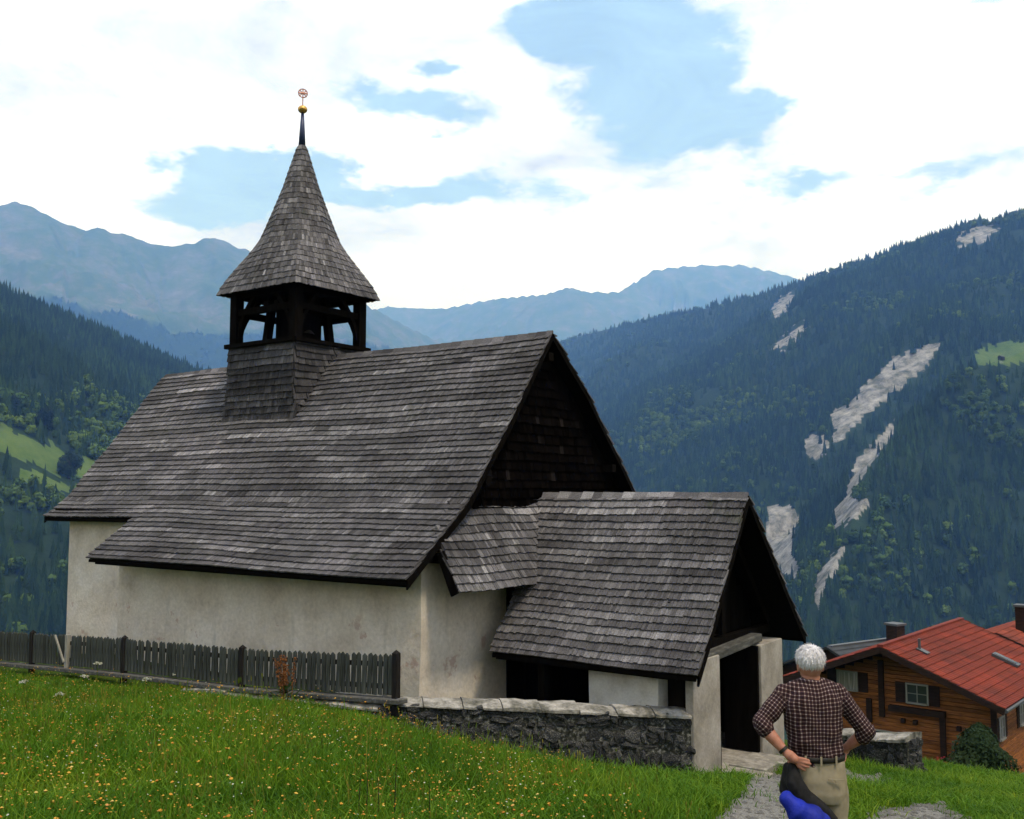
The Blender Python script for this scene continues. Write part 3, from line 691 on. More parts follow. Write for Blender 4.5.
for a_, b_ in ((-.68, -.12), (-.10, .50), (.52, .97)): m = MB(); m.box2((3.51, a_, -4.8), (4.22 + random.uniform(-.08, .1), b_, -4.50 + random.uniform(-.012, .012))); m.build('threshold_slab', MATS['flagstone'], chapel, bevel=.015)
for a_, b_ in ((.90, .975), (-.695, -.66)): m = MB(); m.box2((3.02, a_, -4.5), (3.64, b_, -2.70)); m.build('reveal_shade_board', MATS['dark_wood'], chapel)  # dark boards added to put shade on the doorway reveals
m = MB(); m.box2((2.5, -.69, -4.5), (2.56, .95, -2.66)); m.build('doorway_shade_panel', MATS['dark_wood'], chapel)  # dark panel added so the doorway looks black inside

# ---- belfry
def off_y(z): return .34 * min(1, max(0, (1.75 - z) / .75)) ** 2
def off_x(y, z): return .13 * min(1, max(0, 1 - (z - roof_z(y)) / .6)) ** 2
BZ = 3.30
def S_b(side):
    def S(u, t):
        z = 1.0 + t
        if side == 0: return (BX + u, -BW - off_y(z), z)
        if side == 1: return (BX + BW + off_x(u, z), u, z)
        if side == 2: return (BX - u, BW + .0, z)
        return (BX - BW - off_x(-u, z), -u, z)
    return S
def U_b(side):
    def U(t):
        z = 1.0 + t; f = off_x(-BW - off_y(z), z); g = off_y(z)
        if side == 0: return (-BW - f, BW + f)
        if side == 1: return (-BW - g, BW)
        if side == 2: return (-BW, BW)
        return (-BW, BW + g)
    return U
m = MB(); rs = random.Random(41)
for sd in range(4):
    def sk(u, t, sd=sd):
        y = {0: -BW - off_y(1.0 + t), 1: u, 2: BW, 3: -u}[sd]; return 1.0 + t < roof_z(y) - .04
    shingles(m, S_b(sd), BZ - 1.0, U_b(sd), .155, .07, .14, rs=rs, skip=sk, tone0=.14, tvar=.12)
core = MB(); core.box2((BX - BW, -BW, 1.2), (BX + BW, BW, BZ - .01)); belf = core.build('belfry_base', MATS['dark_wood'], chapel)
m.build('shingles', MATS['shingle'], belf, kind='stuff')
m = MB(); q = BW + .07
for a, b in (((-q, -q), (q, -q)), ((q, -q), (q, q)), ((q, q), (-q, q)), ((-q, q), (-q, -q))):
    m.bar((BX + a[0], a[1], BZ + .03), (BX + b[0], b[1], BZ + .03), .10, .09)
m.build('belfry_sill', MATS['dark_wood'], belf)
SZ = 4.56                                            # spire eave
pw = BW - .10
for sx in (-1, 1):
    for sy in (-1, 1):
        m = MB(); m.box2((BX + sx * pw - .11, sy * pw - .11, BZ - .05), (BX + sx * pw + .11, sy * pw + .11, SZ + .1)); post = m.build('belfry_post', MATS['dark_wood'], chapel)
        m = MB()                                     # curved braces springing from the post
        for ax_ in (0, 1):
            pts = []
            for i in range(6):
                f = i / 5; o = .09 + .62 * f ** 1.6; zz = BZ + .25 + 1.0 * f
                pts.append((BX + sx * (pw - (o if ax_ == 0 else 0)), sy * (pw - (o if ax_ else 0)), zz))
            for a, b in zip(pts[:-1], pts[1:]): m.bar(a, b, .10, .10)
        m.build('brace', MATS['dark_wood'], post)
m = MB()
for s_ in (-1, 1):
    m.bar((BX - pw, s_ * pw, BZ + .82), (BX + pw, s_ * pw, BZ + .82), .12, .15); m.bar((BX + s_ * pw, -pw, BZ + .82), (BX + s_ * pw, pw, BZ + .82), .12, .15)
    m.bar((BX - pw, s_ * pw, SZ), (BX + pw, s_ * pw, SZ), .16, .2); m.bar((BX + s_ * pw, -pw, SZ), (BX + s_ * pw, pw, SZ), .16, .2)
m.bar((BX, -pw, BZ + .92), (BX, pw, BZ + .92), .16, .18); m.bar((BX + .35, -pw, BZ + .92), (BX + .35, pw, BZ + .92), .14, .16)
m.build('bell_frame', MATS['dark_wood'], chapel)
for sx, sy in ((-.42, -.42), (.42, -.42), (-.42, .42), (.42, .42)):
    m = MB(); m.bar((BX + sx * 1.25, sy * 1.25, BZ), (BX + sx, sy, SZ), .16, .16); m.build('bell_trestle', MATS['dark_wood'], chapel)
for sx in (-1, 1):  # plain boards added to darken the middle of the belfry
    m = MB(); m.box2((BX + sx * .34 - .02, -.38, BZ + .02), (BX + sx * .34 + .02, .38, SZ)); m.build('belfry_dark_fill', MATS['dark_wood'], chapel)
    m = MB(); m.box2((BX - .31, sx * .38 - .02, BZ + .02), (BX + .31, sx * .38 + .02, SZ)); m.build('belfry_dark_fill', MATS['dark_wood'], chapel)
SPR = [(SZ, 1.87, .715), (SZ + .28, 1.70, .73), (SZ + .62, 1.44, .78), (SZ + .95, 1.17, .86), (5.77, .97, .93), (6.05, .84, .97), (6.35, .72, .99), (7.14, .42, 1.0), (8.22, .085, 1.0)]
SPR = np.array([(z, rc, rc * k) for z, rc, k in SPR])
def spire_pt(ang8, z, f=None):                                # ang8: 0..8 round the plan, even = face middles, odd = corners
    rc = np.interp(z, SPR[:, 0], SPR[:, 1]); rm = np.interp(z, SPR[:, 0], SPR[:, 2]); i = int(math.floor(ang8)); f = ang8 - i if f is None else f
    def pt(k):
        a = k * math.pi / 4; r = rc if k % 2 else rm; return np.array([BX + r * math.cos(a), r * math.sin(a), z])
    return pt(i) * (1 - f) + pt(i + 1) * f
m = MB(); m.grid([[spire_pt(k, z) - np.array([0, 0, .01]) for k in range(9)] for z in SPR[:, 0]]); m.add([spire_pt(k, SZ) for k in range(8)], [tuple(range(8))[::-1]])
spire = m.build('spire', MATS['dark_wood'], chapel)
m = MB(); rs = random.Random(51); prof = np.r_[0, np.cumsum(np.hypot(np.diff(SPR[:, 0]), np.diff(SPR[:, 2])))]
t = -.02; ex = .150
while t < prof[-1] - .05:
    z0 = float(np.interp(t, prof, SPR[:, 0])) - (.03 if t < 0 else 0); z1 = float(np.interp(min(t + ex * 2, prof[-1]), prof, SPR[:, 0])); rt = rs.gauss(0, .06)
    for k in range(8):
        a, b = spire_pt(k, z0), spire_pt(k + .9999, z0); L = np.linalg.norm(b - a); nn = max(1, int(round(L / .065)))
        cuts = np.linspace(0, 1, nn + 1); cuts[1:-1] += np.array([rs.uniform(-.3, .3) / nn for _ in range(nn - 1)])
        for c0, c1 in zip(cuts[:-1], cuts[1:]):
            dz = rs.uniform(-.012, .006); g = .0015 / max(L, .05)
            e0 = c0 + g if c0 > .001 else -.012 / max(L, .06); e1 = c1 - g if c1 < .999 else 1 + .012 / max(L, .06)
            P = [spire_pt(k, z0 + dz, e0), spire_pt(k, z0 + dz, e1), spire_pt(k, z1, e1), spire_pt(k, z1, e0)]
            nrm = np.cross(P[1] - P[0], P[3] - P[0]); nrm /= np.linalg.norm(nrm) + 1e-9; lf = .032 + rs.uniform(-.004, .006)
            m.add([P[0] + nrm * lf, P[1] + nrm * lf, P[2] + nrm * .008, P[3] + nrm * .008, P[0] + nrm * (lf - .02), P[1] + nrm * (lf - .02)], [(0, 1, 2, 3), (4, 5, 1, 0), (4, 0, 3), (5, 2, 1)], min(1, max(0, .44 + rt + rs.gauss(0, .15))))
    t += ex
m.build('shingles', MATS['shingle'], spire, kind='stuff')
m = MB(); m.tube([(BX, 0, 8.22), (BX, 0, 8.62), (BX, 0, 9.03)], [.085, .062, .035], 10); m.build('finial_rod', MATS['blue_metal'], spire, True)
bm_ = bmesh.new(); bmesh.ops.create_uvsphere(bm_, u_segments=16, v_segments=10, radius=.115, matrix=Matrix.Translation((BX, 0, 9.12)) @ Matrix.Diagonal((1, 1, .82, 1))); me = bpy.data.meshes.new('finial_ball'); bm_.to_mesh(me); bm_.free(); me.materials.append(MATS['gold']); me.polygons.foreach_set('use_smooth', [True] * len(me.polygons)); link(bpy.data.objects.new('finial_ball', me), spire)
m = MB(); c = Vector((BX, 0, 9.52)); tv = Vector((.58, .81, 0)); pts = [c + tv * .105 * math.cos(a) + Vector((0, 0, .105 * math.sin(a))) for a in np.linspace(0, 2 * math.pi, 19)]
m.tube(pts, .014, 6); m.tube([(BX, 0, 9.2), (BX, 0, 9.63)], .013, 6); m.tube([c - tv * .1, c + tv * .1], .02, 6); m.tube([c - tv * .07 + Vector((0, 0, .06)), c + tv * .07 + Vector((0, 0, -.06))], .012, 6); m.tube([c - tv * .07 - Vector((0, 0, .06)), c + tv * .07 + Vector((0, 0, .06))], .012, 6)
m.build('finial_cross', MATS['cross_metal'], spire)
# the bell hangs in the frame
bell = MB(); prof = [(.03, .46), (.10, .45), (.14, .40), (.16, .25), (.19, .12), (.26, .02), (.28, 0), (.25, 0), (.15, .14), (.12, .38)]
P = [[(r * math.cos(a), r * math.sin(a), z) for a in np.linspace(0, 2 * math.pi, 21)] for r, z in prof]; bell.grid(P)
bo = bell.build('bell', MATS['bronze'], None, True); bo.location = W(BX + .15, 0, BZ + .36); tag(bo, 'dark bronze bell hanging in the open timber belfry below the spire', 'bell')
m = MB(); m.tube([(0, 0, .4), (0, 0, .0)], .015, 6); m.tube([(0, 0, .02), (0, 0, -.06)], .04, 8); m.build('clapper', MATS['bronze'], bo)
m = MB(); m.box2((-.05, -.2, .44), (.05, .2, .56)); m.build('headstock', MATS['dark_wood'], bo)

# ================================================================== FENCE
FY = -4.85
def sill_z(x): return float(np.interp(x, [-18, -13, -9.45, -6.27, -2.96, -.75, .47], [-4.02, -3.70, -3.49, -3.33, -3.21, -3.07, -2.98]))
fence = empty('picket_fence', tuple(CH_O), CH_RZ); tag(fence, 'low weathered grey picket fence on a stone sill along the chapel wall', 'fence')
def picket_mesh(h, wd, seed):
    r = random.Random(seed); a = r.uniform(-.012, .012); m = MB(); t = .02; l = r.uniform(-.012, .012)
    m.add([(-wd / 2, -t / 2, 0), (wd / 2, -t / 2, 0), (wd / 2 + l, -t / 2, h - .02), (l + a, -t / 2, h + .015), (-wd / 2 + l, -t / 2, h - .02), (-wd / 2, t / 2, 0), (wd / 2, t / 2, 0), (wd / 2 + l, t / 2, h - .02), (l + a, t / 2, h + .015), (-wd / 2 + l, t / 2, h - .02)],
          [(0, 1, 2, 3, 4), (9, 8, 7, 6, 5), (0, 5, 6, 1), (1, 6, 7, 2), (2, 7, 8, 3), (3, 8, 9, 4), (4, 9, 5, 0)])
    me = bpy.data.meshes.new('picket'); me.from_pydata(m.V, [], m.F); me.materials.append(MATS['picket_wood']); me.update(); return me
pmesh = [picket_mesh(random.uniform(.565, .59), random.uniform(.068, .086), i) for i in range(10)]
posts = [.46, -2.94, -6.25, -9.42, -12.6, -16]
x = .36
while x > -15.8:
    if min(abs(x - q) for q in posts) > .07 and not (-8.22 < x < -8.02):
        o = bpy.data.objects.new('picket', random.choice(pmesh)); link(o, fence)
        o.location = (x, FY - .045 + random.uniform(-.006, .006), sill_z(x) + .03 + random.uniform(-.008, .006)); o.rotation_euler = (random.uniform(-.02, .02), random.gauss(0, .014), random.uniform(-.06, .06)); o['ptone'] = min(1.0, max(0.0, random.gauss(.45, .16)))
    x -= random.uniform(.098, .116) if x > -6 else random.uniform(.092, .104)
for q in posts:
    m = MB(); z0 = sill_z(q); m.box2((q - .045, FY - .075, z0 - .25), (q + .045, FY + .015, z0 + .63)); m.add([(q - .045, FY - .075, z0 + .63), (q + .045, FY - .075, z0 + .63), (q + .045, FY + .015, z0 + .63), (q - .045, FY + .015, z0 + .63), (q, FY - .03, z0 + .68)], [(0, 1, 4), (1, 2, 4), (2, 3, 4), (3, 0, 4)])
    m.build('post', MATS['post_wood'], fence)
for a, b in zip(posts[:-1], posts[1:]):
    for dz in (.14, .46):
        m = MB(); m.bar((a - .05, FY, sill_z(a) + dz), (b + .05, FY, sill_z(b) + dz), .035, .07); m.build('rail', MATS['post_wood'], fence)
m = MB(); m.box2((-8.16, FY - .08, sill_z(-8.1) - .1), (-8.08, FY - .0, sill_z(-8.1) + .62)); m.build('pale_post', MATS['pale_wood'], fence)
m = MB(); m.bar((-8.14, FY - .1, sill_z(-8.1) + .10), (-8.48, FY - .1, sill_z(-8.3) + .60), .03, .035); m.build('pale_brace', MATS['pale_wood'], fence)
x = .62                                               # sill: squared timbers end to end
while x > -16:
    x2 = x - random.uniform(1.6, 2.4)
    m = MB(); a = (x - .008, FY - .05, sill_z(x) - .04); b = (x2 + .008, FY - .05, sill_z(x2) - .04); m.bar(a, b, .22, .07); o = m.build('sill', MATS['weathered'], fence, bevel=.012); x = x2

# ================================================================== DRY STONE WALLS
def stone_mesh(seed):
    r = random.Random(seed); bm = bmesh.new(); bmesh.ops.create_cube(bm, size=1.0)
    bmesh.ops.subdivide_edges(bm, edges=bm.edges[:], cuts=1, use_grid_fill=True)
    for v in bm.verts:
        k = sum(abs(c) > .4 for c in v.co); v.co *= (1.0, 1.06, .95, .84)[k] if k < 4 else 1
        v.co += Vector([r.uniform(-.11, .11) for _ in range(3)])
    me = bpy.data.meshes.new('stone'); bm.to_mesh(me); bm.free(); me.materials.append(MATS['stone']); me.update(); return me
smesh = [stone_mesh(i) for i in range(14)]
def rubble_wall(name, label, A, B, zt, zb, thick, course=.15, cap=None, ncap=6, side_end=False):
    """A, B world xy of the outer face; zt/zb callables of 0..1 for top and bottom"""
    A = Vector((*A, 0)); B = Vector((*B, 0)); L = (B - A).length; d = (B - A) / L; nrm = Vector((d.y, -d.x, 0))      # outward
    root = empty(name, (A.x, A.y, 0), math.atan2(d.y, d.x)); tag(root, label, 'wall', 'rubble stone walls by the chapel')
    m = MB(); n = 16
    def ring(f): return [(L * f, -.012, zb(f) - .3), (L * f, thick, zb(f) - .3), (L * f, thick, zt(f) - .05), (L * f, -.012, zt(f) - .05)]
    P = [ring(i / n) for i in range(n + 1)]
    m.grid([p + [p[0]] for p in P]); m.add(P[0], [(0, 1, 2, 3)]); m.add(P[-1], [(3, 2, 1, 0)])
    m.build('core', MATS['mortar'], root)
    def lay(fpos, length, face):
        z = 0; row = 0
        zmax = max(zt(0) - zb(0), zt(1) - zb(1)) + .3
        while z < zmax:
            ch = course * random.uniform(.6, 1.35); u = -random.uniform(0, .1)
            while u < length:
                wd = random.choice((random.uniform(.07, .16), random.uniform(.14, .38))); um = u + wd / 2; f = min(1, max(0, (um / length) if face == 0 else 1))
                top = zt(f) - .06 - z - ch / 2
                if top > zb(f) - .12 and um < length:
                    o = bpy.data.objects.new('stone', random.choice(smesh)); link(o, root)
                    p = fpos(um); o.location = (p[0], p[1] + random.uniform(-.012, .02), top + random.uniform(-.035, .035)); o.scale = ((wd - .015, random.uniform(.12, .17), ch - .015) if face == 0 else (random.uniform(.12, .17), wd - .015, ch - .015))
                    o.rotation_euler = (random.uniform(-.12, .12), random.gauss(0, .22), random.uniform(-.15, .15)); o['ptone'] = min(1.0, max(0.0, random.gauss(.36, .27)))
                u += wd
            z += ch
    lay(lambda u: (u, .03 + random.uniform(-.02, .015), 0), L, 0)
    if side_end: lay(lambda u: (L, .05 + u, 0), thick - .05, 1)
    u = 0; k = 0
    for k in range(ncap):                              # capping slabs
        a, b = k / ncap, (k + 1) / ncap; m = MB(); h0 = random.uniform(.0, .012); nn = 7; T = []; Bt = []
        for i in range(nn + 1):
            f = a + (b - a) * i / nn; xx = L * f + (.006 if i == 0 else -.006 if i == nn else 0); e = random.uniform(-.035, .03); h0 += random.uniform(-.012, .012); 
            T.append([(xx, -.07 + e, zt(f) - .035 + h0), (xx, thick * .3, zt(f) + .025 + h0), (xx, thick * .7, zt(f) + .03 + h0), (xx, thick + .03, zt(f) + h0)]); Bt.append([(q[0], q[1], zt(f) - .06) for q in T[-1]])
        m.grid(T, flip=True); m.grid(Bt)
        for E_ in (lambda A_: A_[0], lambda A_: A_[-1], lambda A_: [r[0] for r in A_], lambda A_: [r[-1] for r in A_]): m.grid([E_(T), E_(Bt)])
        m.build('capstone', MATS['capstone'], root)
    return root
wa = W(.30, -4.98); wb = W(3.60, -1.68)
rubble_wall('churchyard_wall', 'long low rubble stone wall with plastered cap below the porch eave', wa[:2], wb[:2], lambda f: -3.03 - .36 * f, lambda f: -3.42 - .85 * min(1, f * 1.7) ** .8, .42, ncap=8)
# stub beside the man, right of the gateway
ra = at(826, 768, 18.4); rb = at(908, 775, 17.2)
rubble_wall('churchyard_wall', 'short thick rubble stone wall end right of the gateway, before the brown house', ra[:2], rb[:2], lambda f: (at(838, 735, 18.4)[2] * (1 - f) + at(914, 739, 17.2)[2] * f), lambda f: -5.12 - .06 * f, .50, ncap=3, side_end=True)
# low footing under the fence sill, near the corner
wc = W(-4.3, -4.98)
rubble_wall('churchyard_wall', 'low rubble footing under the right end of the picket fence', wc[:2], (wa + (W(.3, -4.98) - W(.32, -4.98)) * 0)[:2], lambda f: -3.36 + .24 * f, lambda f: -3.42 - .05 * f, .22, ncap=4)

# ================================================================== PATH
def strip(name, left, right, mat, label, lift=.02, nseg=40, ncross=10):
    """left/right: lists of world xy"""
    L_ = np.array(left); R_ = np.array(right); tt = np.linspace(0, 1, nseg); ti = np.linspace(0, 1, len(L_))
    li = np.c_[np.interp(tt, ti, L_[:, 0]), np.interp(tt, ti, L_[:, 1])]; ri = np.c_[np.interp(tt, ti, R_[:, 0]), np.interp(tt, ti, R_[:, 1])]
    li += .16 * np.c_[fbm(tt * 19, tt * 0, 3, 5), fbm(tt * 19, tt * 0 + 9, 3, 6)]; ri += .16 * np.c_[fbm(tt * 19, tt * 0, 3, 7), fbm(tt * 19, tt * 0 + 9, 3, 8)]
    P = []
    for a, b in zip(li, ri):
        q = [a + (b - a) * k / ncross for k in range(ncross + 1)]; zs = ground_full(np.array([p[0] for p in q]), np.array([p[1] for p in q]))[0]
        P.append([(p[0], p[1], z + lift - (.06 if k in (0, ncross) else 0)) for k, (p, z) in enumerate(zip(q, zs))])
    m = MB(); m.grid(P, flip=True); o = m.build(name, MATS[mat], None, True); tag(o, label, 'path', kind='structure'); PATHS.append((li, ri)); return o
PATHS = []
def gp(px, py):                                        # foot of a sight line on the near ground
    d = ray(px, py); t = np.linspace(3, 60, 1500); z = near_h(d[0] * t, d[1] * t); i = int(np.argmax(d[2] * t < z)); return (d[0] * t[i], d[1] * t[i])
strip('gravel_path', [gp(640, 905), gp(690, 845), gp(712, 815), gp(735, 796), gp(757, 775), gp(752, 768)], [gp(800, 905), gp(802, 845), gp(800, 815), gp(800, 795), gp(797, 780), gp(775, 766)], 'gravel', 'grey gravel path running down to the chapel gateway')
strip('gravel_path', [gp(820, 905), gp(835, 850), gp(850, 822), gp(868, 812), gp(905, 806), gp(945, 807)], [gp(1040, 905), gp(1010, 862), (gp(985, 838)), gp(970, 828), gp(962, 820), gp(955, 813)], 'gravel', 'grey gravel path bending right across the meadow')
strip('gravel_path', [gp(835, 765), gp(850, 775), gp(880, 778)], [gp(838, 778), gp(852, 786), gp(890, 783)], 'gravel', 'thin worn gravel line beside the stone wall end')
road_l = [at(1000, 781, 33)[:2], at(1013, 772, 37)[:2], at(1030, 763, 42)[:2]]; road_r = [at(1040, 790, 33)[:2], at(1046, 778, 37)[:2], at(1058, 766, 42)[:2]]
strip('road', road_l, road_r, 'gravel', 'grey lane beside the brown wooden house', .05)

# ================================================================== HOUSES
def f_plank(t, p):
    co = t.coord(); g = t.noise(t.mapping(co, (1.3, 1.3, 16)), 1.5, 5, .65); tone = t.attr('ptone', 'OBJECT')
    c = t.ramp(g, [(.3, (.07, .022, .007)), (.55, (.23, .080, .020)), (.75, (.36, .150, .045))]); bump(t, p, g, .4, .02)
    return t.mix(1, c, t.ramp(tone, [(0, (.55, .5, .45)), (.6, (1, 1, 1)), (1, (1.4, 1.35, 1.3))]), 'MULTIPLY')
material('plank', f_plank, .7, .2)
def f_tile(base):
    def f(t, p):
        co = t.coord(); tone = t.attr('tone'); n = t.noise(co, .8, 6, .65)
        c = t.ramp(tone, [(0, tuple(b * .62 for b in base)), (.5, base), (1, tuple(min(1, b * 1.4) for b in base))])
        return t.mix(1, c, t.ramp(n, [(.3, (.45, .5, .55)), (.55, (1, 1, 1)), (.72, (1.35, 1.3, 1.25))]), 'MULTIPLY')
    return f
material('red_tile', f_tile((.145, .0175, .006)), .75, .25); material('orange_tile', f_tile((.19, .036, .018)), .75, .25); material('slate', f_tile((.022, .024, .027)), .6, .35)
material('house_dark', lambda t, p: t.ramp(t.noise(t.mapping(t.coord(), (3, 3, 18)), 1, 4), [(.3, (.010, .006, .005)), (.7, (.034, .017, .012))]), .85, .15)
material('curtain', lambda t, p: t.ramp(t.noise(t.mapping(t.coord(), (22, 22, 1)), 1, 3), [(.3, (.10, .09, .09)), (.7, (.42, .40, .38))]), .9, .1)
material('glass', lambda t, p: (.03, .035, .04), .12, .6)
material('white_paint', lambda t, p: (.24, .23, .21), .6, .3)
material('flower_red', lambda t, p: t.ramp(t.new('ShaderNodeObjectInfo').outputs['Random'], [(0, (.30, .015, .03)), (1, (.5, .05, .07))]), .8, .1)
material('flower_pink', lambda t, p: (.62, .38, .42), .8, .1)
material('metal_grey', lambda t, p: (.06, .063, .068), .4, .5)
material('concrete', lambda t, p: t.ramp(t.noise(t.coord(), 6, 5, .7), [(.3, (.22, .21, .20)), (.7, (.42, .40, .38))]), .95, .1)
def tile_roof(parent, name, mat, x_ridge, x_eave, z_ridge, z_eave, y0, y1, seed=1, cw=.30, ch=.36):
    """one pitch: deck + overlapping tiles"""
    L = math.hypot(x_eave - x_ridge, z_eave - z_ridge); sx = (x_eave - x_ridge) / L; sz = (z_eave - z_ridge) / L; r = random.Random(seed)
    m = MB(); m.hexa([(x_ridge, y0, z_ridge - .12), (x_eave, y0, z_eave - .12), (x_eave, y1, z_eave - .12), (x_ridge, y1, z_ridge - .12), (x_ridge, y0, z_ridge), (x_eave, y0, z_eave), (x_eave, y1, z_eave), (x_ridge, y1, z_ridge)])
    rf = m.build(name, MATS['house_dark'], parent); m = MB(); k = 0; up = np.array([-sz, 0, sx]) * (1 if sx > 0 else -1); dn = np.array([sx, 0, sz])
    n = int(L / ch) + 1; rowt = 0
    for i in range(n):
        a = max(0, L - (i + 1) * ch - .05); b = L - i * ch + .03; y = y0 - (cw / 2 if i % 2 else 0); rowt = r.gauss(0, .05)
        while y < y1:
            ya, yb = max(y, y0), min(y + cw, y1)
            if yb - ya > .04:
                A_ = np.array([x_ridge, 0, z_ridge]) + dn * b; B_ = np.array([x_ridge, 0, z_ridge]) + dn * a; ym = (ya + yb) / 2
                pts = []
                for base, lf in ((A_, .055), (B_, .015)):
                    for q, cr in ((ya + .004, 0), (ya + (yb - ya) * .3, .035), (ya + (yb - ya) * .62, .02), (yb - .004, 0)): pts.append(base + up * (lf + cr) + np.array([0, q, 0]))
                low = [A_ + up * .01 + np.array([0, ya, 0]), A_ + up * .01 + np.array([0, yb, 0])]
                m.add(pts + low, [(0, 1, 5, 4), (1, 2, 6, 5), (2, 3, 7, 6), (0, 8, 9, 3, 2, 1)], min(1, max(0, .5 + rowt + r.gauss(0, .13))))
            y += cw
    m.build('tiles', MATS[mat], rf, kind='stuff'); return rf
def window(parent, cx, y, cz, wd, ht, out=-1, axis='x', bars=(2, 2), shutters=True, mat='curtain'):
    """window on a wall facing -y (axis x) or +x (axis y)"""
    def B(m, u0, u1, z0, z1, d0, d1):
        if axis == 'x': m.box2((cx + u0, y - d1, cz + z0), (cx + u1, y - d0, cz + z1))
        else: m.box2((y + d0, cx + u0, cz + z0), (y + d1, cx + u1, cz + z1))
    m = MB(); fw = .07
    for a in ((-wd / 2 - fw, -wd / 2, -ht / 2 - fw, ht / 2 + fw), (wd / 2, wd / 2 + fw, -ht / 2 - fw, ht / 2 + fw), (-wd / 2, wd / 2, ht / 2, ht / 2 + fw)): B(m, a[0], a[1], a[2], a[3], 0, .07)
    B(m, -wd / 2, wd / 2, -ht / 2 - fw, -ht / 2, 0, .12)
    win = m.build('window', MATS['white_paint'], parent)
    m = MB(); B(m, -wd / 2, wd / 2, -ht / 2, ht / 2, .005, .02); m.build('pane', MATS[mat], win)
    for k in range(1, bars[0]):
        m = MB(); u = -wd / 2 + wd * k / bars[0]; B(m, u - .018, u + .018, -ht / 2, ht / 2, .022, .05); m.build('glazing_bar', MATS['white_paint'], win)
    for k in range(1, bars[1]):
        m = MB(); z = -ht / 2 + ht * k / bars[1]; B(m, -wd / 2, wd / 2, z - .015, z + .015, .024, .046); m.build('glazing_bar', MATS['white_paint'], win)
    if shutters:
        for s_ in (-1, 1):
            m = MB(); u = s_ * (wd / 2 + fw + .02 + wd * .26); B(m, u - wd * .26, u + wd * .26, -ht / 2 - .06, ht / 2 + .06, .0, .05)
            for k in range(5): z = -ht / 2 + ht * (k + .5) / 5; B(m, u - wd * .22, u + wd * .22, z - .03, z + .03, .05, .065)
            m.build('shutter', MATS['house_dark'], parent)
    return win
def chimney(parent, x, y, z0, z1, s=.55, mat='house_dark'):
    m = MB(); m.box2((x - s / 2, y - s / 2, z0), (x + s / 2, y + s / 2, z1)); c = m.build('chimney', MATS[mat], parent)
    m = MB(); m.box2((x - s * .62, y - s * .62, z1 + .003), (x + s * .62, y + s * .62, z1 + .12)); m.build('chimney_cap', MATS['metal_grey'], c)
HR = math.atan2(-.643, .766); HP = at(880, 647, 42.0); HA = HP[2]
ch = empty('wooden_house', (HP[0], HP[1], 0), HR); tag(ch, 'brown wooden chalet with broad red tiled roof and shuttered windows', 'house')
EZ = HA - 1.88; zb0 = HA - 5.6
def zr(x): return HA - abs(x) * .405
# log walls, one plank per course
y = 1.60; cz = zb0; k = 0; pl = {}
while cz < HA - .45:
    hw = 4.0 if cz + .17 < HA - .405 * 4 - .25 else max(.3, (HA - .3 - cz - .17) / .405); hw = min(hw, 4.0)
    m = MB(); m.box2((-hw, y - random.uniform(.0, .02), cz + .008), (hw, y + .14, cz + .162)); o = m.build('plank', MATS['plank'], ch, bevel=.01); o['ptone'] = random.uniform(.2, .9)
    if cz < EZ - .1: m = MB(); m.box2((3.86, y + .145, cz + .008), (4.0 + random.uniform(0, .02), 11.0, cz + .162)); o = m.build('plank', MATS['plank'], ch, bevel=.01); o['ptone'] = random.uniform(.2, .9)
    cz += .17
m = MB(); m.box2((-3.85, 1.75, zb0), (3.85, 10.9, EZ)); m.build('inner_wall', MATS['house_dark'], ch)
tile_roof(ch, 'roof', 'red_tile', 0, 4.72, HA, EZ - .03, 0, 11.6, 4); tile_roof(ch, 'roof', 'red_tile', 0, -4.72, HA, EZ - .03, 0, 11.6, 5)
m = MB(); m.box2((-.12, 0, HA - .02), (.12, 11.6, HA + .10)); m.build('ridge_cap', MATS['red_tile'], ch)
for s_ in (-1, 1):
    m = MB(); m.bar((0, -.03, HA - .12), (s_ * 4.74, -.03, EZ - .15), .04, .24); m.build('barge_board', MATS['house_dark'], ch)
m = MB(); m.tube([(4.80, -.05, EZ - .10), (4.80, 11.6, EZ - .10)], .07, 8); m.build('gutter', MATS['metal_grey'], ch)
window(ch, -2.05, 1.58, HA - 1.85, .80, .72, bars=(4, 1)); window(ch, .95, 1.58, HA - 2.05, .80, .72, bars=(2, 2), mat='glass')
window(ch, -.3, 1.58, HA - 4.15, 1.2, .62, bars=(3, 1), shutters=False, mat='glass')
window(ch, 2.3, 4.0, EZ - 1.25, .7, .8, axis='y', shutters=True); window(ch, 5.6, 4.0, EZ - 1.25, .7, .8, axis='y')
for x_, z0_, z1_ in ((-.55, HA - 3.2, HA - .8), (1.95, HA - 5.4, HA - 2.75), (3.95, HA - 5.4, EZ - .05), (-1.1, HA - 3.5, HA - 2.5)):
    m = MB(); m.box2((x_ - .11, 1.45, z0_), (x_ + .11, 1.595, z1_)); m.build('corner_post', MATS['house_dark'], ch)
for x_ in (.35, .85, 2.6, 3.2, 3.7): m = MB(); m.box2((x_ - .08, 1.39, HA - 3.32), (x_ + .08, 1.595, HA - 3.14)); m.build('beam_end', MATS['house_dark'], ch)
m = MB(); m.box2((-.2, 1.27, HA - 2.85), (2.1, 1.57, HA - 2.62)); m.build('window_box', MATS['house_dark'], ch)
m = MB(); m.box2((1.7, 1.1, HA - 4.95), (3.3, 1.45, HA - 4.7)); wb_ = m.build('window_box', MATS['house_dark'], ch)
m = MB(); r = random.Random(9)
for i in range(70): c = (r.uniform(1.75, 3.25), r.uniform(1.07, 1.43), HA - 4.68 + r.uniform(0, .22)); m.box(c, (.07, .07, .06), M=Matrix.Rotation(r.uniform(0, 3), 3, 'X') @ Matrix.Rotation(r.uniform(0, 3), 3, 'Z'))
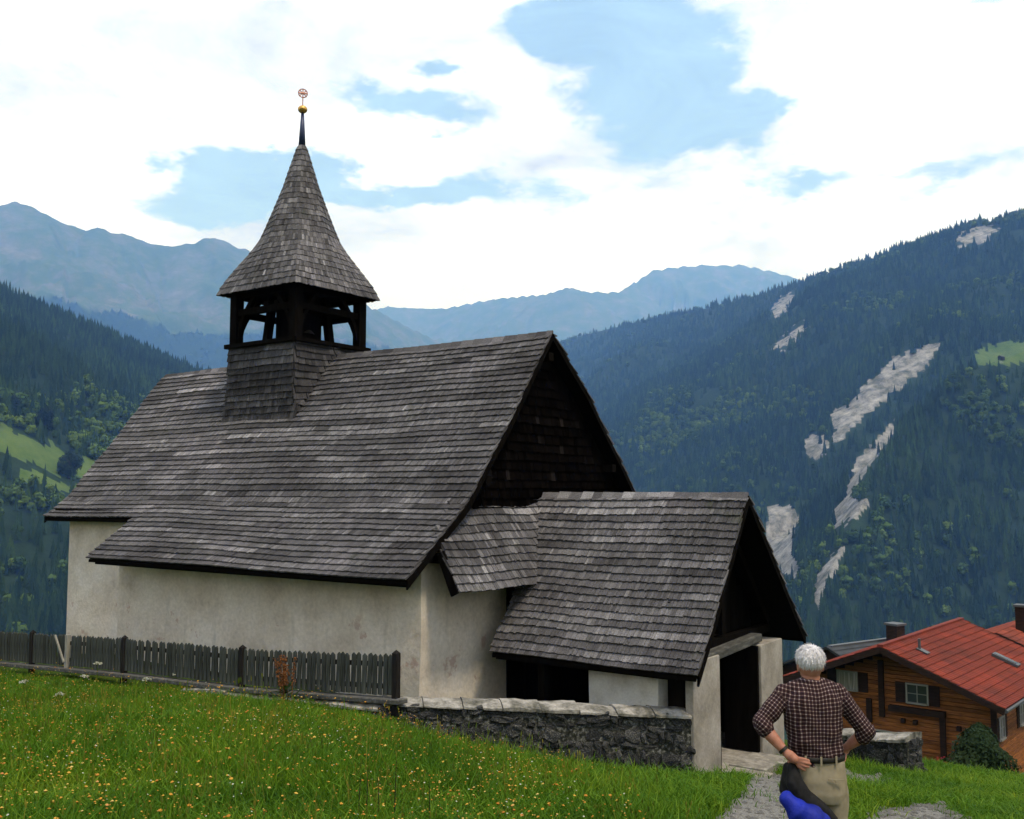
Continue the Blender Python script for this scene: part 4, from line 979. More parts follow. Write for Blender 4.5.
m.build('geraniums', MATS['flower_red'], wb_, kind='stuff')
m = MB()
for i in range(26): c = (r.uniform(2.4, 3.1), r.uniform(1.05, 1.27), HA - 4.66 + r.uniform(0, .2)); m.box(c, (.07, .07, .06), M=Matrix.Rotation(r.uniform(0, 3), 3, 'X'))
m.build('pale_geraniums', MATS['flower_pink'], wb_, kind='stuff')
m = MB(); m.box2((-4.3, .2, zb0 - .6), (4.4, 1.1, zb0)); m.build('plinth', MATS['concrete'], ch)
# roof light and vent
def on_roof(x): return zr(x) + .06
m = MB(); sl = math.atan(.405); Mx = Matrix.Rotation(sl, 3, 'Y'); m.box((3.1, 7.2, on_roof(3.1) + .08), (1.15, .55, .12), M=Mx); rl = m.build('roof_light', MATS['metal_grey'], ch)
m = MB(); m.box((3.1, 7.2, on_roof(3.1) + .15), (.95, .40, .03), M=Mx); m.build('pane', MATS['glass'], rl)
m = MB(); m.tube([(.9, 2.2, zr(.9)), (.9, 2.2, zr(.9) + .55)], .06, 8); m.box((1.05, 2.2, on_roof(1.05) + .05), (.5, .4, .05), M=Mx); m.build('vent_pipe', MATS['metal_grey'], ch)
# second red house behind
H2 = at(996, 633, 53.5)
h2 = empty('tiled_house', (H2[0], H2[1], 0), HR); tag(h2, 'house with paler orange-red tiled roof behind the brown chalet', 'house'); a2 = H2[2]
tile_roof(h2, 'roof', 'orange_tile', 0, 4.6, a2, a2 - 1.86, 0, 12, 14); tile_roof(h2, 'roof', 'orange_tile', 0, -4.6, a2, a2 - 1.86, 0, 12, 15)
for s_ in (-1, 1):
    m = MB(); m.bar((0, -.03, a2 - .14), (s_ * 4.62, -.03, a2 - 2.0), .05, .3); m.build('barge_board', MATS['house_dark'], h2)
m = MB(); m.add([(-4, .8, a2 - 6), (4, .8, a2 - 6), (4, .8, a2 - 1.75), (0, .8, a2 - .1), (-4, .8, a2 - 1.75), (-4, 11.5, a2 - 6), (4, 11.5, a2 - 6), (4, 11.5, a2 - 1.75), (0, 11.5, a2 - .1), (-4, 11.5, a2 - 1.75)], [(0, 1, 2, 3, 4), (9, 8, 7, 6, 5), (1, 6, 7, 2), (5, 0, 4, 9)]); m.build('wall', MATS['house_dark'], h2)
chimney(h2, .6, 3.2, a2 - .4, a2 + 1.15, .62)
# slate roofed house behind, left
H3 = at(832, 646, 56.0); r3 = R(90 - 57)
h3 = empty('slate_house', (H3[0], H3[1], 0), r3); tag(h3, 'low dark slate roofed house with square chimney behind the chalet', 'house'); a3 = H3[2]
def slate(nm, sgn, seed):
    L = math.hypot(4.2, 1.75); m = MB(); m.hexa([(-.5, 0, a3 - .12), (11, 0, a3 - .12), (11, sgn * 4.2, a3 - 1.87), (-.5, sgn * 4.2, a3 - 1.87), (-.5, 0, a3), (11, 0, a3), (11, sgn * 4.2, a3 - 1.75), (-.5, sgn * 4.2, a3 - 1.75)]); rf = m.build(nm, MATS['slate'], h3)
    m = MB()
    for i in range(10):
        f0, f1 = i / 10, (i + 1.15) / 10; r_ = random.Random(seed + i); x_ = -.5
        while x_ < 10.9:
            w_ = r_.uniform(.5, .8); xe = min(x_ + w_, 11); m.add([(x_, sgn * 4.2 * f0, a3 - 1.75 * f0 + .012), (xe - .01, sgn * 4.2 * f0, a3 - 1.75 * f0 + .012), (xe - .01, sgn * 4.2 * f1, a3 - 1.75 * f1 + .05), (x_, sgn * 4.2 * f1, a3 - 1.75 * f1 + .05)], [(0, 1, 2, 3)], r_.uniform(.1, .9)); x_ = xe
    m.build('slates', MATS['slate'], rf, kind='stuff')
slate('roof', -1, 3); slate('roof', 1, 40)
m = MB(); m.box2((-.2, -.15, a3 - .04), (10.8, .15, a3 + .05)); m.build('ridge_cap', MATS['metal_grey'], h3)
m = MB(); m.add([(0, -3.6, a3 - 5), (0, 3.6, a3 - 5), (0, 3.6, a3 - 1.6), (0, 0, a3 - .1), (0, -3.6, a3 - 1.6), (10.5, -3.6, a3 - 5), (10.5, 3.6, a3 - 5), (10.5, 3.6, a3 - 1.6), (10.5, 0, a3 - .1), (10.5, -3.6, a3 - 1.6)], [(0, 1, 2, 3, 4), (9, 8, 7, 6, 5), (0, 4, 9, 5), (1, 6, 7, 2)]); m.build('wall', MATS['house_dark'], h3)
chimney(h3, 4.3, -1.0, a3 - .8, a3 + .95, .72)

# ================================================================== VEGETATION NEAR BY
def f_grass(lo, mid, hi):
    def f(t, p):
        oi = t.new('ShaderNodeObjectInfo'); g = t.new('ShaderNodeNewGeometry').outputs['Position']
        c = t.ramp(oi.outputs['Random'], [(0, lo), (.6, mid), (1, hi)])
        n = t.noise(g, .55, 5, .65)
        c = t.mix(1, c, t.ramp(n, [(.30, (.55, .66, .5)), (.48, (1, 1, 1)), (.68, (1.6, 1.2, 1.1))]), 'MULTIPLY')
        d = t.n['Principled BSDF']; tr = t.new('ShaderNodeBsdfTranslucent'); mx = t.new('ShaderNodeMixShader'); mx.inputs[0].default_value = .35
        t.put(tr.inputs[0], c); t.put(d.inputs['Base Color'], c); out = t.n['Material Output']
        t.l.new(d.outputs[0], mx.inputs[1]); t.l.new(tr.outputs[0], mx.inputs[2]); t.l.new(mx.outputs[0], out.inputs[0]); return None
    return f
material('grass', f_grass((.036, .100, .003), (.078, .178, .005), (.135, .225, .012)), .7, .2)
material('seed_head', f_grass((.08, .13, .012), (.13, .17, .02), (.22, .20, .03)), .8, .1)
material('leaf_green', f_grass((.020, .045, .006), (.04, .085, .010), (.07, .12, .02)), .7, .2)
material('evergreen', f_grass((.006, .016, .007), (.014, .032, .012), (.03, .055, .018)), .8, .2)
material('petal_orange', lambda t, p: t.ramp(t.new('ShaderNodeObjectInfo').outputs['Random'], [(0, (.34, .13, .02)), (.4, (.42, .20, .03)), (.75, (.48, .30, .05)), (.92, (.50, .36, .12)), (1, (.42, .10, .03))]), .8, .1)
material('petal_white', lambda t, p: (.42, .42, .34), .8, .1)
material('dock_red', lambda t, p: t.ramp(t.new('ShaderNodeObjectInfo').outputs['Random'], [(0, (.12, .05, .02)), (1, (.20, .08, .03))]), .9, .1)
material('stalk_dark', lambda t, p: (.016, .014, .010), .9, .1)
def tuft(seed, nb=13, hmin=.10, hmax=.30, spread=.08, wd=.0048):
    r = random.Random(seed); V = []; F = []
    for i in range(nb):
        a = r.uniform(0, 6.283); h = r.uniform(hmin, hmax); l = h * r.uniform(.15, .65); bx, by = r.gauss(0, spread), r.gauss(0, spread); wa = r.uniform(0, 6.283); w_ = wd * r.uniform(.7, 1.4)
        dx_, dy_ = math.cos(a), math.sin(a); sx, sy = math.cos(wa) * w_, math.sin(wa) * w_; b = len(V)
        V += [(bx - sx, by - sy, -.03), (bx + sx, by + sy, -.03), (bx + dx_ * l * .3 + sx * .8, by + dy_ * l * .3 + sy * .8, h * .62), (bx + dx_ * l * .3 - sx * .8, by + dy_ * l * .3 - sy * .8, h * .62), (bx + dx_ * l, by + dy_ * l, h)]
        F += [(b, b + 1, b + 2, b + 3), (b + 3, b + 2, b + 4)]
    return V, F
def seed_stem(seed):
    r = random.Random(seed + 70); V = []; F = []
    for i in range(4):
        a = r.uniform(0, 6.28); bx, by = r.gauss(0, .06), r.gauss(0, .06); h = r.uniform(.28, .42); l = h * r.uniform(.05, .3); tx, ty = bx + math.cos(a) * l, by + math.sin(a) * l; b = len(V); w_ = .0022
        V += [(bx - w_, by, 0), (bx + w_, by, 0), (tx + w_, ty, h), (tx - w_, ty, h)]; F.append((b, b + 1, b + 2, b + 3)); b = len(V)
        for k in range(4): z = h - .02 + k * .02; q = (.003, .006, .005, .001)[k]; V += [(tx - q, ty, z), (tx + q * .5, ty + q, z), (tx + q * .5, ty - q, z)]
        for k in range(3):
            for j in range(3): F.append((b + k * 3 + j, b + k * 3 + (j + 1) % 3, b + k * 3 + 3 + (j + 1) % 3, b + k * 3 + 3 + j))
    return V, F
def flower(seed, h=.30, rad=.018):
    r = random.Random(seed); V = []; F = []
    for q in range(r.randint(1, 3)):
        x0, y0 = r.gauss(0, .03), r.gauss(0, .03); hh = h * r.uniform(.7, 1.15); b = len(V); c = Vector((x0, y0, hh)); rr = rad * r.uniform(.7, 1.25)
        V += [tuple(c + Vector((0, 0, rr * .6)))] + [tuple(c + Vector((rr * math.cos(k * math.pi / 3), rr * math.sin(k * math.pi / 3), r.uniform(-.3, .2) * rr))) for k in range(6)] + [tuple(c - Vector((0, 0, rr * .8)))]
        F += [(b, b + 1 + k, b + 1 + (k + 1) % 6) for k in range(6)] + [(b + 7, b + 1 + (k + 1) % 6, b + 1 + k) for k in range(6)]
    return V, F
def poly_pts(li, ri): return [tuple(p) for p in li] + [tuple(p) for p in ri[::-1]]
def in_path(x, y):
    c = np.zeros(x.shape, bool)
    for li, ri in PATHS: c |= poly_in(x, y, poly_pts(li, ri))
    return c
def local_ch(x, y):
    dx_, dy_ = x - CH_O[0], y - CH_O[1]; return dx_ * AX[0] + dy_ * AX[1], dx_ * AY[0] + dy_ * AY[1]
def meadow_ok(x, y):
    lx, ly = local_ch(x, y); front = ly + 4.9 - np.clip(lx - .3, 0, 3.3)
    yard = ((lx < 3.75) & (front > -.10)) | ((lx < 3.75) & (ly > -1.8))
    stub = np.zeros(x.shape, bool); d = rb[:2] - ra[:2]; L = np.hypot(*d); d = d / L; u = (x - ra[0]) * d[0] + (y - ra[1]) * d[1]; v = -(x - ra[0]) * d[1] + (y - ra[1]) * d[0]; stub = (u > -.4) & (u < L + .08) & (v > -.05) & (v < .8)
    door = (lx > 3.6) & (lx < 4.3) & (ly > -.75) & (ly < 1.05)
    return ~yard & ~stub & ~door
gpts = []
for (r0, r1, dens) in ((4.2, 9, 330), (9, 14, 270), (14, 20, 190), (20, 32, 110)):
    n = int(R(60) / 2 * (r1 ** 2 - r0 ** 2) * dens); a = rng.uniform(-R(30.5), R(30.5), n); r = np.sqrt(rng.uniform(r0 ** 2, r1 ** 2, n)); gpts.append(np.c_[r * np.sin(a), r * np.cos(a)])
gpts = np.concatenate(gpts); ok = meadow_ok(gpts[:, 0], gpts[:, 1]) & (~in_path(gpts[:, 0], gpts[:, 1]) | (rng.random(len(gpts)) < .007)); gpts = gpts[ok]
gz = ground_full(gpts[:, 0], gpts[:, 1])[0]; px, py, dep = proj(np.c_[gpts, gz]); vis = (py > 630) & (py < 880); gpts = gpts[vis]; gz = gz[vis]; n = len(gpts)
lawn = np.clip((gpts[:, 0] - 0.2) / 2.0, 0, 1); patch = fbm(gpts[:, 0] * .5, gpts[:, 1] * .5, 4, 21)
gh = .74 * (rng.uniform(.65, 1.35, n) * np.clip(1 + .9 * patch, .55, 1.7)) * (1 - .45 * lawn)
_lx, _ly = local_ch(gpts[:, 0], gpts[:, 1]); gh *= np.where((_lx < 1) & (_ly > -5.9), .55, 1.0)
gw = rng.uniform(.9, 1.5, n)
protos = [hidden_proto('tuft_%d' % i, *tuft(i, hmin=.07, hmax=(.22, .26, .30, .20)[i % 4]), 'grass') for i in range(6)] + [hidden_proto('tuft_s%d' % i, *seed_stem(i), 'seed_head') for i in range(3)]
gpick = np.where((rng.random(n) < .028 * (1 - lawn)), 6 + rng.integers(0, 3, n), rng.integers(0, 6, n))
grass = scatter('grass', np.c_[gpts, gz], np.c_[gw, gw, gh], np.c_[rng.normal(0, .12, n), rng.normal(0, .12, n), rng.uniform(0, 6.28, n)], gpick, protos, 'grass')
tag(grass, 'green meadow grass on the slope before the chapel', 'grass', kind='stuff')
# wild flowers sprinkled in the grass
fi = rng.choice(n, 11500, replace=False); fp = gpts[fi]; fz = gz[fi]
den_ = fbm(fp[:, 0] * .45, fp[:, 1] * .45, 4, 33) + .48 - .95 * np.clip((fp[:, 0] - .3) / 1.8, 0, 1); kp = rng.random(len(fp)) < np.clip(den_ * 1.1, .0, 1); fp = fp[kp]; fz = fz[kp]; n = len(fp)
protos = [hidden_proto('bloom_%d' % i, *flower(i, .25, (.007, .009, .012, .008)[i]), 'petal_orange') for i in range(4)] + [hidden_proto('bloom_%d' % (4 + i), *flower(9 + i, .22, .006), 'petal_white') for i in range(1)]
flw = scatter('wildflowers', np.c_[fp, fz], np.c_[rng.uniform(.7, 1.3, n)] * np.ones(3), np.c_[np.zeros(n), np.zeros(n), rng.uniform(0, 6.28, n)], np.where(rng.random(n) < .08, 4, rng.integers(0, 4, n)), protos, 'petal_orange')
tag(flw, 'small orange and yellow meadow flowers among the grass', 'flowers', kind='stuff')
def gpoint(px, py):
    x, y = gp(px, py); return x, y, float(ground_full(np.array([x]), np.array([y]))[0][0])
# white umbels
r = random.Random(4)
for (a, b, lab) in ((83, 692, 'white umbel flower in the grass below the pale fence post'), (58, 713, 'white umbel flower standing nearest to the viewer in the left meadow'), (23, 701, 'white umbel flower near the left picture edge'), (146, 697, 'white umbel flower below the second fence post from the left'), (97, 684, 'white umbel flower just right of the pale leaning brace'), (176, 690, 'rightmost white umbel flower in front of the picket fence')):
    x, y, z = gpoint(a, b); o = empty('umbel_plant', (x, y, z), r.uniform(0, 6)); h = r.uniform(.22, .36)
    tag(o, lab, 'plant', 'white umbels by the fence')
    m = MB(); m.tube([(0, 0, -.03), (.01, 0, h)], .006, 5)
    for k in range(7): aa = k * .9; m.tube([(.01, 0, h), (.01 + .07 * math.cos(aa), .07 * math.sin(aa), h + .06)], .003, 4)
    m.build('stem', MATS['leaf_green'], o)
    m = MB()
    for k in range(26): aa = r.uniform(0, 6.28); q = .075 * math.sqrt(r.random()); m.box((.01 + q * math.cos(aa), q * math.sin(aa), h + .065 - q * .5 + r.uniform(-.012, .012)), (.018, .018, .012), M=Matrix.Rotation(r.uniform(0, 3), 3, 'Z'))
    m.build('flower_head', MATS['petal_white'], o, kind='stuff')
# tall dock by the fence
x, y, z = gpoint(285, 708); dk = empty('dock_plant', (x, y, z)); tag(dk, 'tall reddish brown dock plant standing against the picket fence', 'plant')
m = MB(); g_ = MB()
for k in range(9):
    bx, by = r.gauss(0, .08), r.gauss(0, .06); h = r.uniform(.5, .85); lx_ = r.gauss(0, .06); m.tube([(bx, by, 0), (bx + lx_, by, h)], [.007, .003], 5)
    for q in range(50): f = r.uniform(.45, 1); s_ = r.uniform(.008, .018); m.box((bx + lx_ * f + r.gauss(0, .018), by + r.gauss(0, .018), h * f), (s_, s_, s_ * 1.6), M=Matrix.Rotation(r.uniform(0, 3), 3, 'X'))
for k in range(26):
    a = r.uniform(0, 6.28); l = r.uniform(.12, .28); z0 = r.uniform(0, .3); d_ = Vector((math.cos(a), math.sin(a), r.uniform(.1, .9))).normalized(); s_ = d_.cross(Vector((0, 0, 1))).normalized() * l * .2; p0 = Vector((r.gauss(0, .06), r.gauss(0, .05), z0)); g_.add([p0, p0 + d_ * l * .5 + s_, p0 + d_ * l, p0 + d_ * l * .5 - s_], [(0, 1, 2, 3)])
m.build('flower_spikes', MATS['dock_red'], dk, kind='stuff'); g_.build('leaves', MATS['leaf_green'], dk, kind='stuff')
# dark dry stalks in the foreground
for a, b, h, lab in ((358, 832, .16, 'leftmost thin dark dry stalk in the foreground grass'), (366, 832, .21, 'second dark dry stalk from the left in the foreground grass'), (378, 832, .13, 'short dark dry stalk just left of the tallest one'), (394, 835, .30, 'tallest dark dry stalk in the foreground grass'), (429, 832, .15, 'dark dry stalk standing alone right of the tallest one')):
    x, y, z = gpoint(a, b); m = MB(); m.tube([(0, 0, -.02), (.005, 0, h * .6 + .12), (r.uniform(-.01, .015), 0, h + .26)], [.005, .004, .002], 5); o = m.build('dry_stalk', MATS['stalk_dark']); o.location = (x, y, z)
    tag(o, lab, 'stalk', 'dry stalks in the foreground')
# coarse herbs along the wall foot
# evergreen bush and trees
def leafy(name, label, base, h, wid, nleaf, leaf, mat, seed, cat='tree', group=None, trunk_r=.03, shape='round', lowest=.08):
    rs = random.Random(seed); o = empty(name, base); tag(o, label, cat, group); m = MB()
    m.tube([(0, 0, -h * .05), (rs.uniform(-.02, .02) * h, 0, h * .35), (rs.uniform(-.03, .03) * h, 0, h * .85)], [trunk_r * h, trunk_r * h * .7, trunk_r * h * .2], 7)
    for k in range(7):
        a = rs.uniform(0, 6.28); z0 = h * rs.uniform(.2, .6); m.tube([(0, 0, z0), (wid * .55 * math.cos(a), wid * .55 * math.sin(a), z0 + h * rs.uniform(.08, .25))], [trunk_r * h * .45, trunk_r * h * .12], 5)
    m.build('trunk', MATS['bark'], o); m = MB()
    lobes = [(rs.uniform(-.5, .5) * wid, rs.uniform(-.5, .5) * wid, h * rs.uniform(.25, .8), wid * rs.uniform(.35, .6)) for _ in range(11)]
    for i in range(nleaf):
        if shape == 'round':
            lx_, ly_, lz_, lr = rs.choice(lobes); d_ = Vector((rs.gauss(0, 1), rs.gauss(0, 1), rs.gauss(0, 1))).normalized(); c = Vector((lx_, ly_, lz_)) + d_ * lr * rs.uniform(.45, 1.05) ** .6
            c.z = max(c.z, h * lowest * rs.uniform(.5, 1.5))
        else:
            f = rs.random() ** .8; a = rs.uniform(0, 6.28); q = wid * ((1 - f) ** .6) * rs.uniform(.45, 1.12) * (1 + .15 * math.sin(a * 3 + f * 9)); c = Vector((q * math.cos(a), q * math.sin(a), h * (.03 + .97 * f))); d_ = Vector((math.cos(a), math.sin(a), .6)).normalized()
        t1 = d_.orthogonal().normalized(); t1.rotate(Matrix.Rotation(rs.uniform(0, 6.28), 3, d_)); t2 = d_.cross(t1); s_ = leaf * rs.uniform(.6, 1.4); n_ = d_ * rs.uniform(-.5, .8) * s_
        m.add([c + t1 * s_ + n_, c + t2 * s_ * .5, c - t1 * s_ * .8, c - t2 * s_ * .5 - n_ * .4], [(0, 1, 2, 3)])
    m.build('crown', MATS[mat], o, kind='stuff'); return o
def gz_at(x, y): return float(ground_full(np.array([x]), np.array([y]))[0][0])
b_ = at(981, 778, 31); b2 = at(981, 728, 31); leafy('evergreen_bush', 'dark rounded evergreen bush at the corner of the brown chalet', (b_[0], b_[1], b_[2]), b2[2] - b_[2] + .1, 1.05, 5200, .085, 'evergreen', 5, 'bush', shape='cone')
for i, (tx, ty, d, hpx, lab) in enumerate(((41, 474, 1065, 27, 'taller round tree at the edge of the left pasture'), (68, 497, 1015, 30, 'round dark tree below the strip of pasture on the left'), (8, 470, 1060, 22, 'round tree cut by the left picture edge, by the pasture'), (84, 470, 1090, 14, 'small bushy tree on the right end of the left pasture'))):
    p = at(tx, ty, d); h = hpx / F_PX * d; leafy('broadleaf_tree', lab, (p[0], p[1], gz_at(p[0], p[1]) - .5), h, h * .42, 1500, h * .06, 'evergreen', 60 + i, 'tree', 'single trees by the left pasture')
# hay barn on the far right pasture
p = at(1001, 352, 1480); z = gz_at(p[0], p[1]); hb_ = empty('hay_barn', (p[0], p[1], z), .5); tag(hb_, 'tiny dark hay barn on the bright pasture at the right edge', 'barn')
m = MB(); m.box2((-4, -3, -2), (4, 3, 3)); m.build('wall', MATS['house_dark'], hb_)
for s_ in (-1, 1): m = MB(); m.hexa([(-4.6, 0, 4.9), (4.6, 0, 4.9), (4.6, s_ * 3.7, 2.7), (-4.6, s_ * 3.7, 2.7), (-4.6, 0, 5.1), (4.6, 0, 5.1), (4.6, s_ * 3.7, 2.9), (-4.6, s_ * 3.7, 2.9)]); m.build('roof', MATS['weathered'], hb_)

# ================================================================== THE MAN
def _fit(d):                                          # distance at which head, belt and feet all agree with the ground
    zt_, zb_ = at(810, 643, d)[2], at(810, 757, d)[2]; k = (zt_ - zb_) / .722; return zb_ - 1.068 * k - gz_at((806 - CX) / F_PX * d, d), k
MD = min(np.arange(5.0, 8.0, .02), key=lambda d: abs(_fit(d)[0])); MX = (806 - CX) / F_PX * MD; MG = gz_at(MX, MD)
person = empty('person', (MX, MD, MG)); tag(person, 'white haired man in checked shirt and khaki trousers, hands on hips, seen from behind', 'person')
MZ = MG + 0.0
ZS = _fit(MD)[1]; print('MAN', MD, MG, _fit(MD))
def finish(name, mb_list, voxel, mat, parent, smooth_it=6, disp=None, attrs=None):
    m = MB()
    for q in mb_list:
        b = len(m.V); m.V += q.V; m.F += [tuple(b + i for i in f) for f in q.F]; m.T += q.T
    me = bpy.data.meshes.new(name); me.from_pydata(m.V, [], m.F); me.update()
    tmp = bpy.data.objects.new(name, me); COL.objects.link(tmp)
    bm = bmesh.new(); bm.from_mesh(me); bmesh.ops.recalc_face_normals(bm, faces=bm.faces); bm.to_mesh(me); bm.free()
    rm = tmp.modifiers.new('r', 'REMESH'); rm.mode = 'VOXEL'; rm.voxel_size = voxel
    sm = tmp.modifiers.new('s', 'SMOOTH'); sm.factor = .5; sm.iterations = smooth_it
    dg = bpy.context.evaluated_depsgraph_get(); out = bpy.data.meshes.new_from_object(tmp.evaluated_get(dg)); bpy.data.objects.remove(tmp)
    V = np.empty(len(out.vertices) * 3); out.vertices.foreach_get('co', V); V = V.reshape(-1, 3)
    if disp is not None:
        Nn = np.empty(len(V) * 3); out.vertices.foreach_get('normal', Nn); V2 = V + Nn.reshape(-1, 3) * disp(V)[:, None]; out.vertices.foreach_set('co', V2.ravel())
    out.materials.clear(); out.materials.append(MATS[mat]); out.polygons.foreach_set('use_smooth', [True] * len(out.polygons))
    if attrs:
        for an, fn in attrs.items(): A = out.attributes.new(an, 'FLOAT_VECTOR', 'POINT'); A.data.foreach_set('vector', fn(V).ravel())
    out.update(); out.name = name
    o = bpy.data.objects.new(name, out); link(o, parent); return o
def rings(lst, n=28, p=2.3):
    """closed loft through horizontal rings (z, cx, cy, rx, ry)"""
    m = MB(); P = []
    for z, cx, cy, rx, ry in lst:
        row = []
        for k in range(n + 1):
            a = 2 * math.pi * k / n; c_, s_ = math.cos(a), math.sin(a); row.append((cx + rx * math.copysign(abs(c_) ** (2 / p), c_), cy + ry * math.copysign(abs(s_) ** (2 / p), s_), z))
        P.append(row)
    m.grid(P); m.add(P[0][:-1], [tuple(range(n))]); m.add(P[-1][:-1], [tuple(range(n))]); return m
def limb(pts, rad, n=18):
    m = MB(); m.tube(pts, rad, n)
    for p, r_ in ((pts[0], rad[0]), (pts[-1], rad[-1])):
        bm = bmesh.new(); bmesh.ops.create_uvsphere(bm, u_segments=14, v_segments=10, radius=r_ * .995, matrix=Matrix.Translation(p)); m.add([v.co for v in bm.verts], [tuple(v.index for v in f.verts) for f in bm.faces]); bm.free()
    return m
def ball(c, r_, s=(1, 1, 1)):
    m = MB(); bm = bmesh.new(); bmesh.ops.create_uvsphere(bm, u_segments=20, v_segments=14, radius=r_, matrix=Matrix.Translation(c) @ Matrix.Diagonal((*s, 1))); m.add([v.co for v in bm.verts], [tuple(v.index for v in f.verts) for f in bm.faces]); bm.free(); return m
def f_skin(t, p):
    n = t.noise(t.coord(), 22, 4, .6); p.inputs['Subsurface Weight'].default_value = .08; p.inputs['Subsurface Radius'].default_value = (.02, .008, .004)
    return t.ramp(n, [(.3, (.27, .105, .065)), (.7, (.40, .18, .125))])
material('skin', f_skin, .55, .3)
def f_plaid(t, p):
    v = t.attr('plaid', out='Vector'); sp = t.new('ShaderNodeSeparateXYZ'); t.put(sp.inputs[0], v)
    def line(x, w0=.0225, lw=.27):
        f = t.math('FRACT', t.math('DIVIDE', x, w0)); d = t.math('ABSOLUTE', t.math('SUBTRACT', f, .5)); return t.smooth(d, lw / 2 + .05, lw / 2 - .05)
    a = line(sp.outputs[0]); b = line(sp.outputs[1]); s = t.math('ADD', a, b)
    c = t.ramp(t.math('DIVIDE', s, 2), [(0, (.016, .0075, .009)), (.5, (.078, .044, .046)), (1, (.29, .245, .23))])
    n = t.noise(t.coord(), 300, 3, .6); bump(t, p, n, .15, .002)
    return c
material('plaid_shirt', f_plaid, .9, .1)
material('khaki', lambda t, p: t.ramp(t.noise(t.coord(), 9, 5, .6), [(.3, (.20, .165, .11)), (.7, (.31, .265, .19))]), .9, .1)
material('leather', lambda t, p: (.012, .010, .009), .6, .3)
material('hair_white', lambda t, p: t.ramp(t.noise(t.coord(), 60, 4, .6), [(.3, (.36, .34, .36)), (.7, (.72, .70, .72))]), .7, .3)
material('bag_blue', lambda t, p: (bump(t, p, t.noise(t.coord(), 14, 5, .6, dist=.6), .6, .02), t.ramp(t.noise(t.coord(), 8, 4), [(.3, (.002, .008, .16)), (.7, (.004, .018, .34))]))[1], .65, .25)
material('black_cloth', lambda t, p: t.ramp(t.noise(t.coord(), 30, 4), [(.3, (.006, .006, .007)), (.7, (.018, .017, .018))]), .85, .15)
material('eye_white', lambda t, p: (.6, .6, .58), .3, .4)
def chain_hand(wrist, palm, tips, thumb, r0=.028):
    """palm block + five jointed fingers"""
    out = [limb([wrist, [(a + b) / 2 for a, b in zip(wrist, palm)], palm], [.026, .034, .030], 14)]
    for base, mid, tip, r_ in tips: out.append(limb([palm, base, mid, tip], [.014, .0115, .0098, .0082], 10))
    out.append(limb(thumb, [.015, .013, .0115, .009], 10)); return out
Ls, Le, Lw = (-.172, .02, 1.462), (-.345, -.03, 1.285), (-.212, -.115, 1.128)
Rs, Re, Rw = (.168, .02, 1.462), (.342, -.02, 1.228), (.232, .045, 1.118)
def lerp(a, b, f): return tuple(x + (y - x) * f for x, y in zip(a, b))
arm = lambda S_, E_, W_: limb([S_, lerp(S_, E_, .5), E_, lerp(E_, W_, .3), lerp(E_, W_, .75), W_], [.055, .048, .041, .043, .033, .026])
Lp = (-.165, -.142, 1.093)
lh = chain_hand(Lw, Lp, [((-.128, -.152, 1.098), (-.098, -.150, 1.092), (-.072, -.143, 1.083), 0), ((-.126, -.153, 1.080), (-.094, -.152, 1.071), (-.064, -.144, 1.062), 0), ((-.130, -.150, 1.062), (-.102, -.150, 1.050), (-.076, -.143, 1.043), 0), ((-.138, -.146, 1.046), (-.116, -.145, 1.032), (-.098, -.140, 1.024), 0)],
    [(-.185, -.13, 1.105), (-.175, -.118, 1.075), (-.178, -.088, 1.058), (-.180, -.062, 1.055)])
Rp = (.212, .082, 1.078)
rh = chain_hand(Rw, Rp, [((.205, .118, 1.082), (.192, .146, 1.072), (.172, .168, 1.062), 0), ((.203, .120, 1.064), (.190, .150, 1.054), (.168, .172, 1.044), 0), ((.203, .116, 1.047), (.190, .144, 1.036), (.170, .164, 1.028), 0), ((.205, .106, 1.032), (.195, .130, 1.020), (.180, .148, 1.013), 0)],
    [(.225, .062, 1.10), (.218, .045, 1.075), (.205, .012, 1.055), (.192, -.020, 1.048)])
HC = (0.0, .025, 1.645)
head = [ball((HC[0], HC[1], HC[2] + .015), .098, (.80, 1.0, 1.12)), rings([(1.545, 0, .062, .030, .035), (1.57, 0, .055, .052, .062), (1.61, 0, .042, .064, .078), (1.65, 0, .032, .070, .085)], 20, 2.1), limb([(0, .0, 1.48), (0, .012, 1.60)], [.060, .054], 16), ball((0, .128, 1.625), .014, (.8, 1.2, 1.5)), ball((0, .118, 1.660), .030, (1.6, .5, .35)),
        ball((.078, .02, 1.632), .022, (.45, .8, 1.45)), ball((-.078, .02, 1.632), .022, (.45, .8, 1.45)), ball((0, .118, 1.592), .018, (1.4, .5, .5))]
torso = [rings([(.90, .02, 0, .150, .115), (1.07, .022, 0, .145, .105), (1.25, .005, 0, .160, .110), (1.40, 0, 0, .165, .105), (1.48, -.003, 0, .140, .085), (1.54, 0, 0, .06, .058)], 24)]
legs = [limb([(-.062, 0, .90), (-.080, -.005, .52), (-.085, .015, .09)], [.085, .055, .040]), limb([(.100, 0, .90), (.112, -.005, .52), (.115, .015, .09)], [.085, .055, .040])]
def scaleZ(lst):
    for q in lst: q.V = [(v[0], v[1], v[2] * ZS) for v in q.V]
    return lst
body = finish('body', scaleZ([arm(Ls, Le, Lw), arm(Rs, Re, Rw)] + lh + rh + head + torso + legs), .0048, 'skin', person, 5)
def wr(V):                                             # soft cloth folds
    x, y, z = V.T; return .0065 * np.sin(z * 46 + np.sin(x * 19) * 2.2 + y * 9) * np.clip((1.32 - z) * 4, .15, 1) + .009 * fbm(x * 13 + 5, z * 10 + y * 8, 3, 4) + .0025 * np.sin(x * 60 + z * 22)
